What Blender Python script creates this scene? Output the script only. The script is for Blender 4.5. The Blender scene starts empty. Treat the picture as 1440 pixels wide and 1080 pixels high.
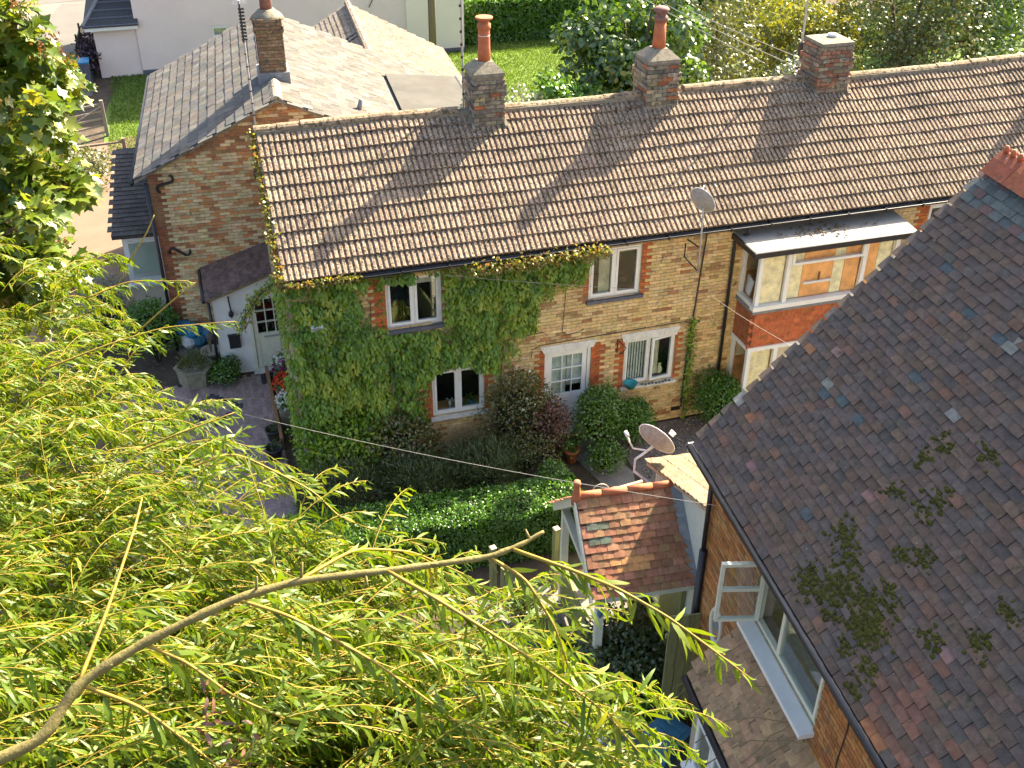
import bpy, math, random
import numpy as np
from mathutils import Matrix, Vector
random.seed(11); rng = np.random.default_rng(7)
SC = bpy.context.scene
COL = SC.collection
R = math.radians

# ------------------------------------------------------------------ camera, sky, sun, exposure
CAM = Vector((-1.2503, -17.9635, 13.7371))
PITCH, ROLL, YAW = 0.572133, 0.006973, 0.302139
_f0 = Vector((0, math.cos(PITCH), -math.sin(PITCH))); _d0 = Vector((0, -math.sin(PITCH), -math.cos(PITCH))); _r0 = Vector((1, 0, 0))
_ix = math.cos(ROLL)*_r0 - math.sin(ROLL)*_d0; _iy = math.sin(ROLL)*_r0 + math.cos(ROLL)*_d0
_M = Matrix.Rotation(-YAW, 3, 'Z')
IX, IY, FW = _M @ _ix, _M @ _iy, _M @ _f0
cd = bpy.data.cameras.new('camera'); cam = bpy.data.objects.new('camera', cd); COL.objects.link(cam)
cd.sensor_width = 36; cd.lens = 1500/1440*36; cd.clip_start = 0.1; cd.clip_end = 600
cam.matrix_world = Matrix(((IX.x, -IY.x, -FW.x, CAM.x), (IX.y, -IY.y, -FW.y, CAM.y), (IX.z, -IY.z, -FW.z, CAM.z), (0, 0, 0, 1)))
SC.camera = cam
AZ, EL = R(58.5), R(37.5)
w = bpy.data.worlds.new('World'); SC.world = w; w.use_nodes = True
nt = w.node_tree; sky = nt.nodes.new('ShaderNodeTexSky'); sky.sky_type = 'NISHITA'; sky.sun_disc = False
sky.sun_elevation = EL; sky.sun_rotation = AZ; sky.air_density = 1.0; sky.dust_density = 4.0; sky.ozone_density = 0.2
bg = nt.nodes['Background']; bg.inputs[1].default_value = 0.092; nt.links.new(sky.outputs[0], bg.inputs[0])
sl = bpy.data.lights.new('sun', 'SUN'); sl.energy = 5.0; sl.angle = R(0.53); sl.color = (1.0, 0.88, 0.66)
so = bpy.data.objects.new('sun', sl); COL.objects.link(so)
SUN = Vector((math.cos(EL)*math.sin(AZ), math.cos(EL)*math.cos(AZ), math.sin(EL)))
so.rotation_euler = SUN.to_track_quat('Z', 'Y').to_euler()
so.location = SUN*60
vs = SC.view_settings; vs.view_transform = 'Standard'; vs.look = 'None'; vs.exposure = 2.25; vs.gamma = 1; vs.use_curve_mapping = False
SC.render.engine = 'CYCLES'
cy = SC.cycles; cy.use_denoising = True; cy.max_bounces = 6; cy.diffuse_bounces = 3; cy.glossy_bounces = 3; cy.transmission_bounces = 4; cy.transparent_max_bounces = 6
cy.caustics_reflective = False; cy.caustics_refractive = False; cy.sample_clamp_indirect = 6

# ------------------------------------------------------------------ materials
MATS = {}
def newmat(name):
    m = bpy.data.materials.new(name); m.use_nodes = True; MATS[name] = m
    n = m.node_tree.nodes; return m, n, m.node_tree.links, n['Principled BSDF']
def mixc(n, l, fac, a, b, mode='MIX'):
    x = n.new('ShaderNodeMix'); x.data_type = 'RGBA'; x.blend_type = mode
    for sock, val in ((x.inputs[0], fac), (x.inputs[6], a), (x.inputs[7], b)):
        if hasattr(val, 'is_linked'): l.new(val, sock)
        elif isinstance(val, (int, float)): sock.default_value = val
        else: sock.default_value = (*val[:3], 1)
    return x.outputs[2]
def ramp(n, l, src, p0, p1, c0=(0, 0, 0), c1=(1, 1, 1)):
    r = n.new('ShaderNodeValToRGB'); l.new(src, r.inputs[0])
    r.color_ramp.elements[0].position = p0; r.color_ramp.elements[1].position = p1
    r.color_ramp.elements[0].color = (*c0, 1); r.color_ramp.elements[1].color = (*c1, 1)
    return r.outputs[0]
def noise(n, l, co, scale, detail=4, rough=0.6):
    t = n.new('ShaderNodeTexNoise'); t.inputs['Scale'].default_value = scale; t.inputs['Detail'].default_value = detail
    t.inputs['Roughness'].default_value = rough; l.new(co, t.inputs['Vector']); return t.outputs['Fac']
def surf(name, col, rough=0.85, mott=(6, 0.7, 1.2), spots=(), bump=(60, 0.25), pieces=False, spec=0.3, metal=0.0, stretch=None):
    """colour with mottling, spots of lichen or dirt, fine relief; pieces=True takes each piece's own colour"""
    m, n, l, bs = newmat(name)
    geo = n.new('ShaderNodeNewGeometry'); co = geo.outputs['Position']
    if stretch:
        mp = n.new('ShaderNodeMapping'); mp.inputs['Scale'].default_value = stretch; l.new(co, mp.inputs[0]); co = mp.outputs[0]
    if pieces:
        oi = n.new('ShaderNodeObjectInfo')
        at = n.new('ShaderNodeAttribute'); at.attribute_name = 'tint'
        ah = n.new('ShaderNodeAttribute'); ah.attribute_name = 'has'
        base = mixc(n, l, ah.outputs['Fac'], oi.outputs['Color'], at.outputs['Color'])
    else:
        base = mixc(n, l, 0.0, col, col)
    if mott:
        nz = noise(n, l, co, mott[0], 5, 0.65)
        fac = ramp(n, l, nz, 0.3, 0.7, (mott[1],)*3, (mott[2],)*3)
        base = mixc(n, l, 1.0, base, fac, 'MULTIPLY')
    for (sc, lo, hi, c) in spots:
        nz = noise(n, l, co, sc, 3, 0.55)
        base = mixc(n, l, ramp(n, l, nz, lo, hi), base, c)
    l.new(base, bs.inputs['Base Color'])
    bs.inputs['Roughness'].default_value = rough; bs.inputs['Specular IOR Level'].default_value = spec; bs.inputs['Metallic'].default_value = metal
    if bump:
        b = n.new('ShaderNodeBump'); b.inputs['Strength'].default_value = bump[1]; b.inputs['Distance'].default_value = 0.01
        l.new(noise(n, l, co, bump[0], 4, 0.7), b.inputs['Height']); l.new(b.outputs[0], bs.inputs['Normal'])
    return m
def leafmat(name, cols, trans=0.4, gloss=0.12, rough=0.4):
    """leaf colours picked per leaf, with light shining through"""
    m, n, l, bs = newmat(name); n.remove(bs)
    at = n.new('ShaderNodeAttribute'); at.attribute_name = 'rnd'
    oi = n.new('ShaderNodeObjectInfo'); ah = n.new('ShaderNodeAttribute'); ah.attribute_name = 'has'
    mx = n.new('ShaderNodeMix'); mx.data_type = 'FLOAT'
    l.new(ah.outputs['Fac'], mx.inputs[0]); l.new(oi.outputs['Random'], mx.inputs[2]); l.new(at.outputs['Fac'], mx.inputs[3])
    cr = n.new('ShaderNodeValToRGB'); l.new(mx.outputs[0], cr.inputs[0])
    e = cr.color_ramp.elements
    while len(e) < len(cols): e.new(0.5)
    for i, c in enumerate(cols):
        e[i].position = i/(len(cols)-1); e[i].color = (*c, 1)
    d = n.new('ShaderNodeBsdfDiffuse'); t = n.new('ShaderNodeBsdfTranslucent'); g = n.new('ShaderNodeBsdfGlossy'); g.inputs['Roughness'].default_value = rough
    l.new(cr.outputs[0], d.inputs[0])
    tc = mixc(n, l, 1.0, cr.outputs[0], (1.35, 1.25, 0.55), 'MULTIPLY'); l.new(tc, t.inputs[0])
    a = n.new('ShaderNodeMixShader'); a.inputs[0].default_value = trans; l.new(d.outputs[0], a.inputs[1]); l.new(t.outputs[0], a.inputs[2])
    b = n.new('ShaderNodeMixShader'); b.inputs[0].default_value = gloss; l.new(a.outputs[0], b.inputs[1]); l.new(g.outputs[0], b.inputs[2])
    g.inputs[0].default_value = (0.9, 0.95, 0.9, 1)
    l.new(b.outputs[0], n['Material Output'].inputs[0]); return m
def glassmat(name, tint=(0.9, 0.95, 0.95), refl=0.16):
    m, n, l, bs = newmat(name); n.remove(bs)
    t = n.new('ShaderNodeBsdfTransparent'); t.inputs[0].default_value = (*tint, 1)
    g = n.new('ShaderNodeBsdfGlossy'); g.inputs['Roughness'].default_value = 0.03
    f = n.new('ShaderNodeLayerWeight'); f.inputs[0].default_value = 0.5
    pw = n.new('ShaderNodeMath'); pw.operation = 'POWER'; pw.inputs[1].default_value = 4.0; l.new(f.outputs['Facing'], pw.inputs[0])
    ad = n.new('ShaderNodeMath'); ad.operation = 'MULTIPLY_ADD'; ad.inputs[1].default_value = 0.6; ad.inputs[2].default_value = refl*0.5; ad.use_clamp = True; l.new(pw.outputs[0], ad.inputs[0])
    x = n.new('ShaderNodeMixShader'); l.new(ad.outputs[0], x.inputs[0]); l.new(t.outputs[0], x.inputs[1]); l.new(g.outputs[0], x.inputs[2])
    l.new(x.outputs[0], n['Material Output'].inputs[0]); return m

surf('mortar', (0.42, 0.35, 0.25), mott=(9, 0.75, 1.15))
surf('brick', (1, 1, 1), pieces=True, rough=0.9, mott=(14, 0.72, 1.2), spots=((1.0, 0.56, 0.85, (0.34, 0.24, 0.12)), (5, 0.62, 0.75, (0.16, 0.12, 0.08))), bump=(90, 0.4))
surf('old_brick', (1, 1, 1), pieces=True, rough=0.95, mott=(12, 0.6, 1.2), spots=((9, 0.56, 0.66, (0.09, 0.08, 0.06)), (16, 0.63, 0.7, (0.42, 0.40, 0.33))), bump=(60, 0.7))
surf('concrete_tile', (1, 1, 1), pieces=True, rough=0.95, mott=(9, 0.72, 1.2), spots=((1.3, 0.50, 0.75, (0.19, 0.145, 0.10)), (24, 0.52, 0.62, (0.055, 0.042, 0.028)), (6, 0.57, 0.70, (0.10, 0.072, 0.045)), (34, 0.62, 0.67, (0.44, 0.42, 0.37)), (9, 0.66, 0.71, (0.36, 0.34, 0.29)), (13, 0.70, 0.78, (0.20, 0.14, 0.06))), bump=(70, 0.8))
surf('clay_tile', (1, 1, 1), pieces=True, rough=0.8, mott=(13, 0.7, 1.25), spots=((7, 0.63, 0.73, (0.05, 0.055, 0.035)), (45, 0.72, 0.75, (0.5, 0.5, 0.46))), bump=(70, 0.5), spec=0.4)
surf('porch_tile', (1, 1, 1), pieces=True, rough=0.85, mott=(13, 0.72, 1.2), spots=((8, 0.6, 0.72, (0.14, 0.10, 0.05)), (24, 0.72, 0.75, (0.5, 0.48, 0.4))), bump=(70, 0.4))
surf('slate', (1, 1, 1), pieces=True, rough=0.85, mott=(5, 0.75, 1.2), spots=((14, 0.66, 0.72, (0.26, 0.25, 0.23)), (4, 0.62, 0.74, (0.12, 0.10, 0.065))), bump=(40, 0.5), spec=0.15)
surf('ridge_clay', (1, 1, 1), pieces=True, rough=0.95, mott=(10, 0.6, 1.2), spots=((14, 0.5, 0.6, (0.10, 0.08, 0.05)), (30, 0.62, 0.7, (0.45, 0.37, 0.22))), bump=(45, 1.0))
surf('terracotta', (0.46, 0.15, 0.07), rough=0.8, mott=(9, 0.8, 1.12))
surf('terracotta_dark', (0.24, 0.12, 0.10), rough=0.75, mott=(14, 0.6, 1.2))
surf('cement', (0.25, 0.22, 0.165), rough=0.95, mott=(8, 0.6, 1.2), spots=((20, 0.6, 0.68, (0.12, 0.11, 0.08)),), bump=(40, 0.8))
surf('white_paint', (0.80, 0.79, 0.75), rough=0.45, mott=(7, 0.93, 1.03), bump=None, spec=0.5)
surf('cream_paint', (0.70, 0.68, 0.53), rough=0.5, mott=(7, 0.9, 1.05), bump=None, spec=0.5)
surf('old_white', (0.72, 0.70, 0.64), rough=0.8, mott=(9, 0.75, 1.08), spots=((15, 0.66, 0.74, (0.35, 0.33, 0.28)),))
surf('lead', (0.20, 0.21, 0.22), rough=0.6, mott=(8, 0.7, 1.25), bump=(20, 0.3), spec=0.5)
surf('slate_sill', (0.11, 0.115, 0.14), rough=0.7, mott=(9, 0.8, 1.2))
surf('black_plastic', (0.018, 0.018, 0.022), rough=0.4, mott=(9, 0.8, 1.4), bump=None, spec=0.5)
surf('black_iron', (0.012, 0.012, 0.013), rough=0.5, bump=None, spec=0.5)
surf('galvanised', (0.42, 0.43, 0.44), rough=0.45, mott=(20, 0.75, 1.15), bump=None, spec=0.5, metal=0.4)
surf('dish_grey', (0.33, 0.33, 0.33), rough=0.55, mott=(12, 0.65, 1.15), bump=None, spec=0.5)
surf('white_render', (0.74, 0.73, 0.70), rough=0.9, mott=(3, 0.88, 1.05), bump=(16, 1.0))
surf('pale_render', (0.62, 0.64, 0.55), rough=0.8, mott=(2.5, 0.88, 1.05), bump=(40, 0.2))
surf('pink_render', (0.80, 0.66, 0.60), rough=0.9, mott=(0.7, 0.93, 1.04), spots=((0.5, 0.66, 0.9, (0.72, 0.61, 0.56)),), bump=(30, 0.3))
surf('cream_render', (0.80, 0.72, 0.60), rough=0.9, mott=(0.7, 0.93, 1.04), bump=(30, 0.3))
surf('felt', (0.075, 0.07, 0.06), rough=0.8, mott=(0.9, 0.65, 1.3), spots=((2.2, 0.55, 0.72, (0.07, 0.06, 0.048)),), bump=(90, 0.3))
surf('bay_roof', (0.30, 0.28, 0.245), rough=0.7, mott=(3, 0.8, 1.08), spots=((6, 0.64, 0.76, (0.35, 0.32, 0.27)),), bump=(60, 0.2))
surf('timber', (0.30, 0.25, 0.13), rough=0.85, mott=(5, 0.7, 1.2), stretch=(5, 5, 0.6), bump=(40, 0.5))
surf('green_timber', (0.24, 0.24, 0.10), rough=0.85, mott=(4, 0.65, 1.25), stretch=(9, 9, 0.7), bump=(30, 0.5))
surf('grey_timber', (0.27, 0.24, 0.19), rough=0.9, mott=(4, 0.7, 1.2), stretch=(4, 4, 2), bump=(30, 0.5))
surf('pole_wood', (0.20, 0.165, 0.125), rough=0.9, mott=(3, 0.75, 1.2), stretch=(6, 6, 0.5))
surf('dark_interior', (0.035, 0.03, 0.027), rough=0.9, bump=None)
surf('warm_interior', (0.88, 0.44, 0.15), rough=0.6, mott=(4, 0.7, 1.2), bump=None)
surf('cream_interior', (0.88, 0.80, 0.48), rough=0.8, bump=None)
surf('curtain', (0.74, 0.75, 0.68), rough=0.9, bump=None)
surf('blind', (0.72, 0.64, 0.46), rough=0.9, bump=None)
surf('soil', (0.085, 0.062, 0.042), rough=0.95, mott=(2, 0.6, 1.3), spots=((9, 0.6, 0.7, (0.16, 0.13, 0.09)), (1.3, 0.56, 0.7, (0.05, 0.07, 0.025))), bump=(25, 1.0))
surf('gravel', (0.17, 0.145, 0.125), rough=0.95, mott=(30, 0.45, 1.5), spots=((40, 0.6, 0.66, (0.34, 0.31, 0.28)),), bump=(50, 1.0))
surf('stone', (1, 1, 1), pieces=True, rough=0.9, mott=(20, 0.7, 1.2))
surf('path', (0.20, 0.185, 0.165), rough=0.9, mott=(3, 0.75, 1.2), bump=(50, 0.4))
surf('paver', (1, 1, 1), pieces=True, rough=0.9, mott=(12, 0.75, 1.2), spots=((2, 0.62, 0.8, (0.10, 0.07, 0.06)),), bump=(60, 0.4))
surf('drive', (0.185, 0.13, 0.09), rough=0.95, mott=(1.2, 0.88, 1.08), bump=(60, 0.4))
surf('asphalt', (0.13, 0.12, 0.11), rough=0.9, mott=(0.6, 0.85, 1.1), bump=(60, 0.3))
surf('asphalt_light', (0.18, 0.155, 0.13), rough=0.9, mott=(0.8, 0.85, 1.1), bump=(60, 0.3))
surf('lawn', (0.11, 0.18, 0.025), rough=0.9, mott=(1.6, 0.75, 1.25), spots=((9, 0.62, 0.8, (0.15, 0.19, 0.03)),), bump=(80, 0.8))
surf('bark', (0.14, 0.105, 0.065), rough=0.95, mott=(9, 0.6, 1.3), stretch=(3, 3, 0.6), bump=(30, 1.0))
surf('willow_bark', (0.19, 0.155, 0.05), rough=0.75, mott=(18, 0.7, 1.25), spots=((22, 0.6, 0.7, (0.16, 0.12, 0.05)),), bump=(60, 0.5))
surf('willow_twig', (0.27, 0.185, 0.025), rough=0.6, mott=(20, 0.8, 1.2), bump=None)
surf('dry_twig', (0.22, 0.165, 0.09), rough=0.8, mott=(20, 0.75, 1.2), bump=None)
surf('dark_stems_core', (0.022, 0.024, 0.010), rough=0.95, mott=(12, 0.5, 1.4), bump=(20, 1.0))
surf('moss', (0.060, 0.060, 0.009), rough=1.0, mott=(22, 0.35, 1.6), spots=((9, 0.58, 0.72, (0.045, 0.032, 0.012)),), bump=(120, 1.0))
surf('blue_plastic', (0.05, 0.17, 0.25), rough=0.45, mott=(9, 0.8, 1.2), bump=None, spec=0.5)
surf('bright_blue', (0.03, 0.22, 0.42), rough=0.5, mott=(14, 0.5, 1.4), bump=None, spec=0.5)
surf('teal_plastic', (0.03, 0.34, 0.36), rough=0.4, bump=None, spec=0.5)
surf('white_plastic', (0.72, 0.72, 0.73), rough=0.4, bump=None, spec=0.5)
surf('planter_stone', (0.27, 0.24, 0.17), rough=0.95, mott=(8, 0.65, 1.2), bump=(40, 0.7))
surf('pot_stone', (0.42, 0.37, 0.29), rough=0.9, mott=(10, 0.7, 1.15), bump=(40, 0.5))
surf('wood_edge', (0.27, 0.15, 0.07), rough=0.8, mott=(8, 0.7, 1.2))
surf('wire', (0.34, 0.32, 0.28), rough=0.6, bump=None)
surf('dark_wire', (0.05, 0.045, 0.04), rough=0.6, bump=None)
surf('mat_rubber', (0.045, 0.045, 0.045), rough=0.95, bump=(80, 0.6))
glassmat('glass'); glassmat('glass_clear', (1.0, 1.0, 1.0), 0.05)
leafmat('willow_leaf', [(0.045, 0.095, 0.004), (0.085, 0.15, 0.005), (0.125, 0.19, 0.007), (0.16, 0.205, 0.014), (0.25, 0.22, 0.018)], 0.48, 0.02, 0.45)
leafmat('maple_leaf', [(0.05, 0.10, 0.008), (0.11, 0.17, 0.012), (0.17, 0.23, 0.018), (0.26, 0.25, 0.03)], 0.45, 0.04, 0.4)
leafmat('seed_brown', [(0.14, 0.05, 0.012), (0.22, 0.09, 0.02), (0.18, 0.13, 0.03)], 0.3, 0.05)
leafmat('ivy_leaf', [(0.075, 0.15, 0.008), (0.13, 0.25, 0.012), (0.22, 0.34, 0.018), (0.36, 0.40, 0.035)], 0.35, 0.04)
leafmat('ivy_sunny', [(0.14, 0.19, 0.02), (0.24, 0.24, 0.03), (0.34, 0.26, 0.04), (0.30, 0.10, 0.03)], 0.4, 0.07)
leafmat('hedge_leaf', [(0.045, 0.12, 0.010), (0.075, 0.18, 0.012), (0.11, 0.24, 0.016)], 0.38, 0.05)
leafmat('dark_leaf', [(0.04, 0.07, 0.018), (0.06, 0.10, 0.024), (0.09, 0.12, 0.028), (0.13, 0.11, 0.04)], 0.25, 0.06)
leafmat('rose_leaf', [(0.06, 0.09, 0.016), (0.10, 0.13, 0.02), (0.15, 0.14, 0.03), (0.14, 0.07, 0.03)], 0.35, 0.06)
leafmat('bright_leaf', [(0.05, 0.13, 0.012), (0.09, 0.20, 0.016), (0.15, 0.26, 0.02)], 0.4, 0.07)
leafmat('yellow_leaf', [(0.09, 0.13, 0.016), (0.18, 0.20, 0.02), (0.30, 0.27, 0.03)], 0.4, 0.07)
leafmat('tree_leaf', [(0.03, 0.08, 0.010), (0.06, 0.13, 0.012), (0.11, 0.19, 0.016)], 0.4, 0.08)
leafmat('olive_leaf', [(0.06, 0.08, 0.02), (0.11, 0.13, 0.03), (0.18, 0.18, 0.045)], 0.35, 0.08)
leafmat('silver_leaf', [(0.07, 0.10, 0.06), (0.15, 0.18, 0.12), (0.32, 0.34, 0.28)], 0.3, 0.12)
leafmat('grass_blade', [(0.06, 0.11, 0.012), (0.10, 0.17, 0.018), (0.15, 0.21, 0.025)], 0.4, 0.04)
leafmat('petal_white', [(0.62, 0.62, 0.60), (0.75, 0.75, 0.72)], 0.3, 0.04)
leafmat('petal_red', [(0.60, 0.05, 0.015), (0.75, 0.10, 0.02)], 0.35, 0.04)
leafmat('petal_purple', [(0.22, 0.01, 0.13), (0.33, 0.02, 0.20)], 0.35, 0.04)
leafmat('plum_leaf', [(0.035, 0.02, 0.03), (0.07, 0.03, 0.05)], 0.25, 0.05)
leafmat('dead_leaf', [(0.10, 0.045, 0.03), (0.17, 0.08, 0.05), (0.22, 0.11, 0.09)], 0.2, 0.05)

# ------------------------------------------------------------------ mesh helpers
def tag(o, label=None, cat=None, group=None, kind=None):
    if label: o['label'] = label
    if cat: o['category'] = cat
    if group: o['group'] = group
    if kind: o['kind'] = kind
    return o
def root(name, label, cat, loc=(0, 0, 0), rz=0, group=None):
    o = bpy.data.objects.new(name, None); COL.objects.link(o); o.location = loc; o.rotation_euler = (0, 0, rz); o.empty_display_size = 0.2
    return tag(o, label, cat, group)
def link(name, me, parent=None, M=None, color=None):
    o = bpy.data.objects.new(name, me); COL.objects.link(o)
    if parent is not None: o.parent = parent
    if M is not None: o.matrix_basis = M
    if color is not None: o.color = (*color, 1)
    return o
def rotbox(c, s, Rm=None):
    v = np.array([(x, y, z) for x in (-.5, .5) for y in (-.5, .5) for z in (-.5, .5)])*np.array(s)
    if Rm is not None: v = v @ np.array(Rm).T
    return v+np.array(c)
BF = [(0, 1, 3, 2), (4, 6, 7, 5), (0, 4, 5, 1), (2, 3, 7, 6), (0, 2, 6, 4), (1, 5, 7, 3)]
class MB:
    def __init__(s): s.v = []; s.f = []
    def add(s, v, f):
        b = len(s.v); s.v += [tuple(map(float, p)) for p in v]; s.f += [tuple(i+b for i in q) for q in f]; return s
    def box(s, x0, x1, y0, y1, z0, z1): return s.add(rotbox(((x0+x1)/2, (y0+y1)/2, (z0+z1)/2), (x1-x0, y1-y0, z1-z0)), BF)
    def rbox(s, c, size, Rm): return s.add(rotbox(c, size, Rm), BF)
    def quad(s, *p): return s.add(p, [tuple(range(len(p)))])
    def bar(s, a, b, w, h=None):
        a, b = Vector(a), Vector(b); d = b-a; q = d.to_track_quat('Z', 'Y').to_matrix()
        return s.rbox((a+b)/2, (w, h or w, d.length), q)
    def tube(s, pts, r, n=8, cap=True):
        P = [Vector(p) for p in pts]; rr = [float(q) for q in r] if isinstance(r, (list, tuple)) else [float(r)]*len(P); v = []; f = []; u = None
        for i, p in enumerate(P):
            d = (P[min(i+1, len(P)-1)]-P[max(i-1, 0)]).normalized()
            if u is None: u = d.orthogonal().normalized()
            u = (u-d*u.dot(d)).normalized(); w_ = d.cross(u)
            for k in range(n):
                a = 2*math.pi*k/n; v.append(p+rr[i]*(u*math.cos(a)+w_*math.sin(a)))
        for i in range(len(P)-1):
            for k in range(n):
                f.append((i*n+k, i*n+(k+1) % n, (i+1)*n+(k+1) % n, (i+1)*n+k))
        if cap: f += [tuple(range(n-1, -1, -1)), tuple(range((len(P)-1)*n, len(P)*n))]
        return s.add(v, f)
    def lathe(s, prof, c, n=20):
        v = []; f = []
        for (r, z) in prof:
            for k in range(n):
                a = 2*math.pi*k/n; v.append((c[0]+r*math.cos(a), c[1]+r*math.sin(a), c[2]+z))
        for i in range(len(prof)-1):
            for k in range(n): f.append((i*n+k, i*n+(k+1) % n, (i+1)*n+(k+1) % n, (i+1)*n+k))
        f += [tuple(range(n-1, -1, -1)), tuple(range((len(prof)-1)*n, len(prof)*n))]
        return s.add(v, f)
    def prism(s, poly, d):
        """poly: 3d points of one face, d: extrusion vector"""
        n = len(poly); a = [Vector(p) for p in poly]; b = [p+Vector(d) for p in a]
        return s.add(a+b, [tuple(range(n-1, -1, -1)), tuple(range(n, 2*n))]+[(i, (i+1) % n, n+(i+1) % n, n+i) for i in range(n)])
    def mesh(s, name, mat, smooth=False):
        me = bpy.data.meshes.new(name); me.from_pydata(s.v, [], s.f); me.validate(); me.materials.append(MATS[mat])
        if smooth: me.polygons.foreach_set('use_smooth', [True]*len(me.polygons))
        me.update(); return me
    def build(s, name, mat, parent=None, smooth=False, M=None): return link(name, s.mesh(name, mat, smooth), parent, M)
def bigmesh(name, V, F, mat, attrs=None, smooth=False):
    """V (n,3) float, F (m,k) int with k fixed"""
    me = bpy.data.meshes.new(name); n, m, k = len(V), len(F), F.shape[1]
    me.vertices.add(n); me.vertices.foreach_set('co', np.ascontiguousarray(V, dtype=np.float32).ravel())
    me.loops.add(m*k); me.loops.foreach_set('vertex_index', np.ascontiguousarray(F, dtype=np.int32).ravel())
    me.polygons.add(m); me.polygons.foreach_set('loop_start', np.arange(0, m*k, k, dtype=np.int32))
    if smooth: me.polygons.foreach_set('use_smooth', np.ones(m, dtype=bool))
    for (an, arr) in (attrs or {}).items():
        if arr.ndim == 2:
            a = me.attributes.new(an, 'FLOAT_COLOR', 'POINT'); a.data.foreach_set('color', np.ascontiguousarray(arr, dtype=np.float32).ravel())
        else:
            a = me.attributes.new(an, 'FLOAT', 'POINT'); a.data.foreach_set('value', np.ascontiguousarray(arr, dtype=np.float32))
    me.materials.append(MATS[mat]); me.update(calc_edges=True); return me
def inframe(p, m=20):
    v = Vector(p)-CAM; d = v.dot(FW)
    if d < 0.1: return False
    x, y = 720+1500*v.dot(IX)/d, 540+1500*v.dot(IY)/d
    return -m < x < 1440+m and -m < y < 1080+m
def lay(parent, pname, restname, templates, mats, cols, mat, W, limit=300, vis=None):
    """pieces laid on a part: the largest in view as objects of their own, the rest joined. W: world matrix of the parent"""
    n = len(mats)
    if n == 0: return
    meshes = []
    for i, (v, f) in enumerate(templates):
        mb = MB(); mb.add(v, f); meshes.append(mb.mesh(pname, mat))
    sc = []
    for i, M in enumerate(mats):
        p = W @ M.translation; ok = inframe(p) and (vis is None or vis(M.translation))
        sc.append((p-CAM).length if ok else 1e6+i)
    order = sorted(range(n), key=lambda i: sc[i])
    single = [i for i in order[:limit] if sc[i] < 1e6]; ss = set(single)
    for i in single: link(pname, meshes[i % len(templates)], parent, mats[i], cols[i])
    rest = [i for i in range(n) if i not in ss]
    if rest:
        V = []; F = []; C = []; b = 0
        tv = [np.array(t[0], float) for t in templates]
        for i in rest:
            t = i % len(templates); A = np.array(mats[i]); v = tv[t] @ A[:3, :3].T+A[:3, 3]
            V.append(v); F += [tuple(j+b for j in q) for q in templates[t][1]]; C.append(np.tile((*cols[i], 1), (len(v), 1))); b += len(v)
        V = np.concatenate(V); C = np.concatenate(C)
        me = bpy.data.meshes.new(restname); me.from_pydata(V.tolist(), [], F); me.materials.append(MATS[mat])
        a = me.attributes.new('tint', 'FLOAT_COLOR', 'POINT'); a.data.foreach_set('color', C.astype(np.float32).ravel())
        a = me.attributes.new('has', 'FLOAT', 'POINT'); a.data.foreach_set('value', np.ones(len(V), np.float32))
        tag(link(restname, me, parent), kind='stuff')
def tiltbox(w_, ln, t, rise):
    v = [(.002, 0, rise-t), (w_-.002, 0, rise-t), (w_-.002, ln, -t), (.002, ln, -t), (.002, 0, rise), (w_-.002, 0, rise), (w_-.002, ln, 0), (.002, ln, 0)]
    return (np.array(v), [(4, 5, 6, 7), (0, 1, 5, 4), (1, 2, 6, 5), (3, 0, 4, 7)])
def mat4(cx, cy_, cz, t): return Matrix(((cx[0], cy_[0], cz[0], t[0]), (cx[1], cy_[1], cz[1], t[1]), (cx[2], cy_[2], cz[2], t[2]), (0, 0, 0, 1)))
def vary(c, a=0.12, h=0.04):
    k = 1+random.uniform(-a, a); return tuple(max(0.005, x*k*(1+random.uniform(-h, h))) for x in c)

# ------------------------------------------------------------------ leaves
T_LANCE = (np.array([(0, 0, 0), (.22, -.42, .03), (.22, .42, .03), (.55, -.5, .05), (.55, .5, .05), (.82, -.28, .0), (.82, .28, .0), (1, 0, -.08)]), np.array([(0, 1, 2), (1, 3, 2), (3, 4, 2), (3, 5, 4), (5, 6, 4), (5, 7, 6)]))
T_LANCE2 = (np.array([(0, 0, 0), (.22, -.42, .05), (.22, .42, .0), (.5, -.5, .09), (.5, .5, .03), (.78, -.30, .02), (.78, .30, -.03), (.96, .12, -.20)]), T_LANCE[1])
T_LANCE3 = (np.array([(0, 0, 0), (.25, -.40, -.02), (.25, .42, .03), (.52, -.30, -.02), (.54, .62, .04), (.80, -.05, .03), (.80, .55, .06), (.97, .42, .15)]), T_LANCE[1])
T_OVAL = (np.array([(0, 0, 0), (.35, -.5, .06), (.35, .5, .06), (.75, -.36, .03), (.75, .36, .03), (1, 0, -.08)]), np.array([(0, 1, 2), (1, 3, 2), (3, 4, 2), (3, 5, 4)]))
T_DIAM = (np.array([(0, 0, 0), (.45, -.5, .07), (.45, .5, .07), (1, 0, -.05)]), np.array([(0, 1, 2), (1, 3, 2)]))
_mp = [(0, 0), (.10, -.22), (-.08, -.48), (.28, -.40), (.52, -.62), (.58, -.24), (1.0, 0), (.58, .24), (.52, .62), (.28, .40), (-.08, .48), (.10, .22)]
T_MAPLE = (np.array([(x, y, .06*abs(y)*3-.08*x*x) for x, y in _mp]+[(.32, 0, 0.0)]), np.array([(i, (i+1) % 12, 12) for i in range(12)]))
def unit(a): return a/np.maximum(np.linalg.norm(a, axis=1, keepdims=True), 1e-9)
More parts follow.
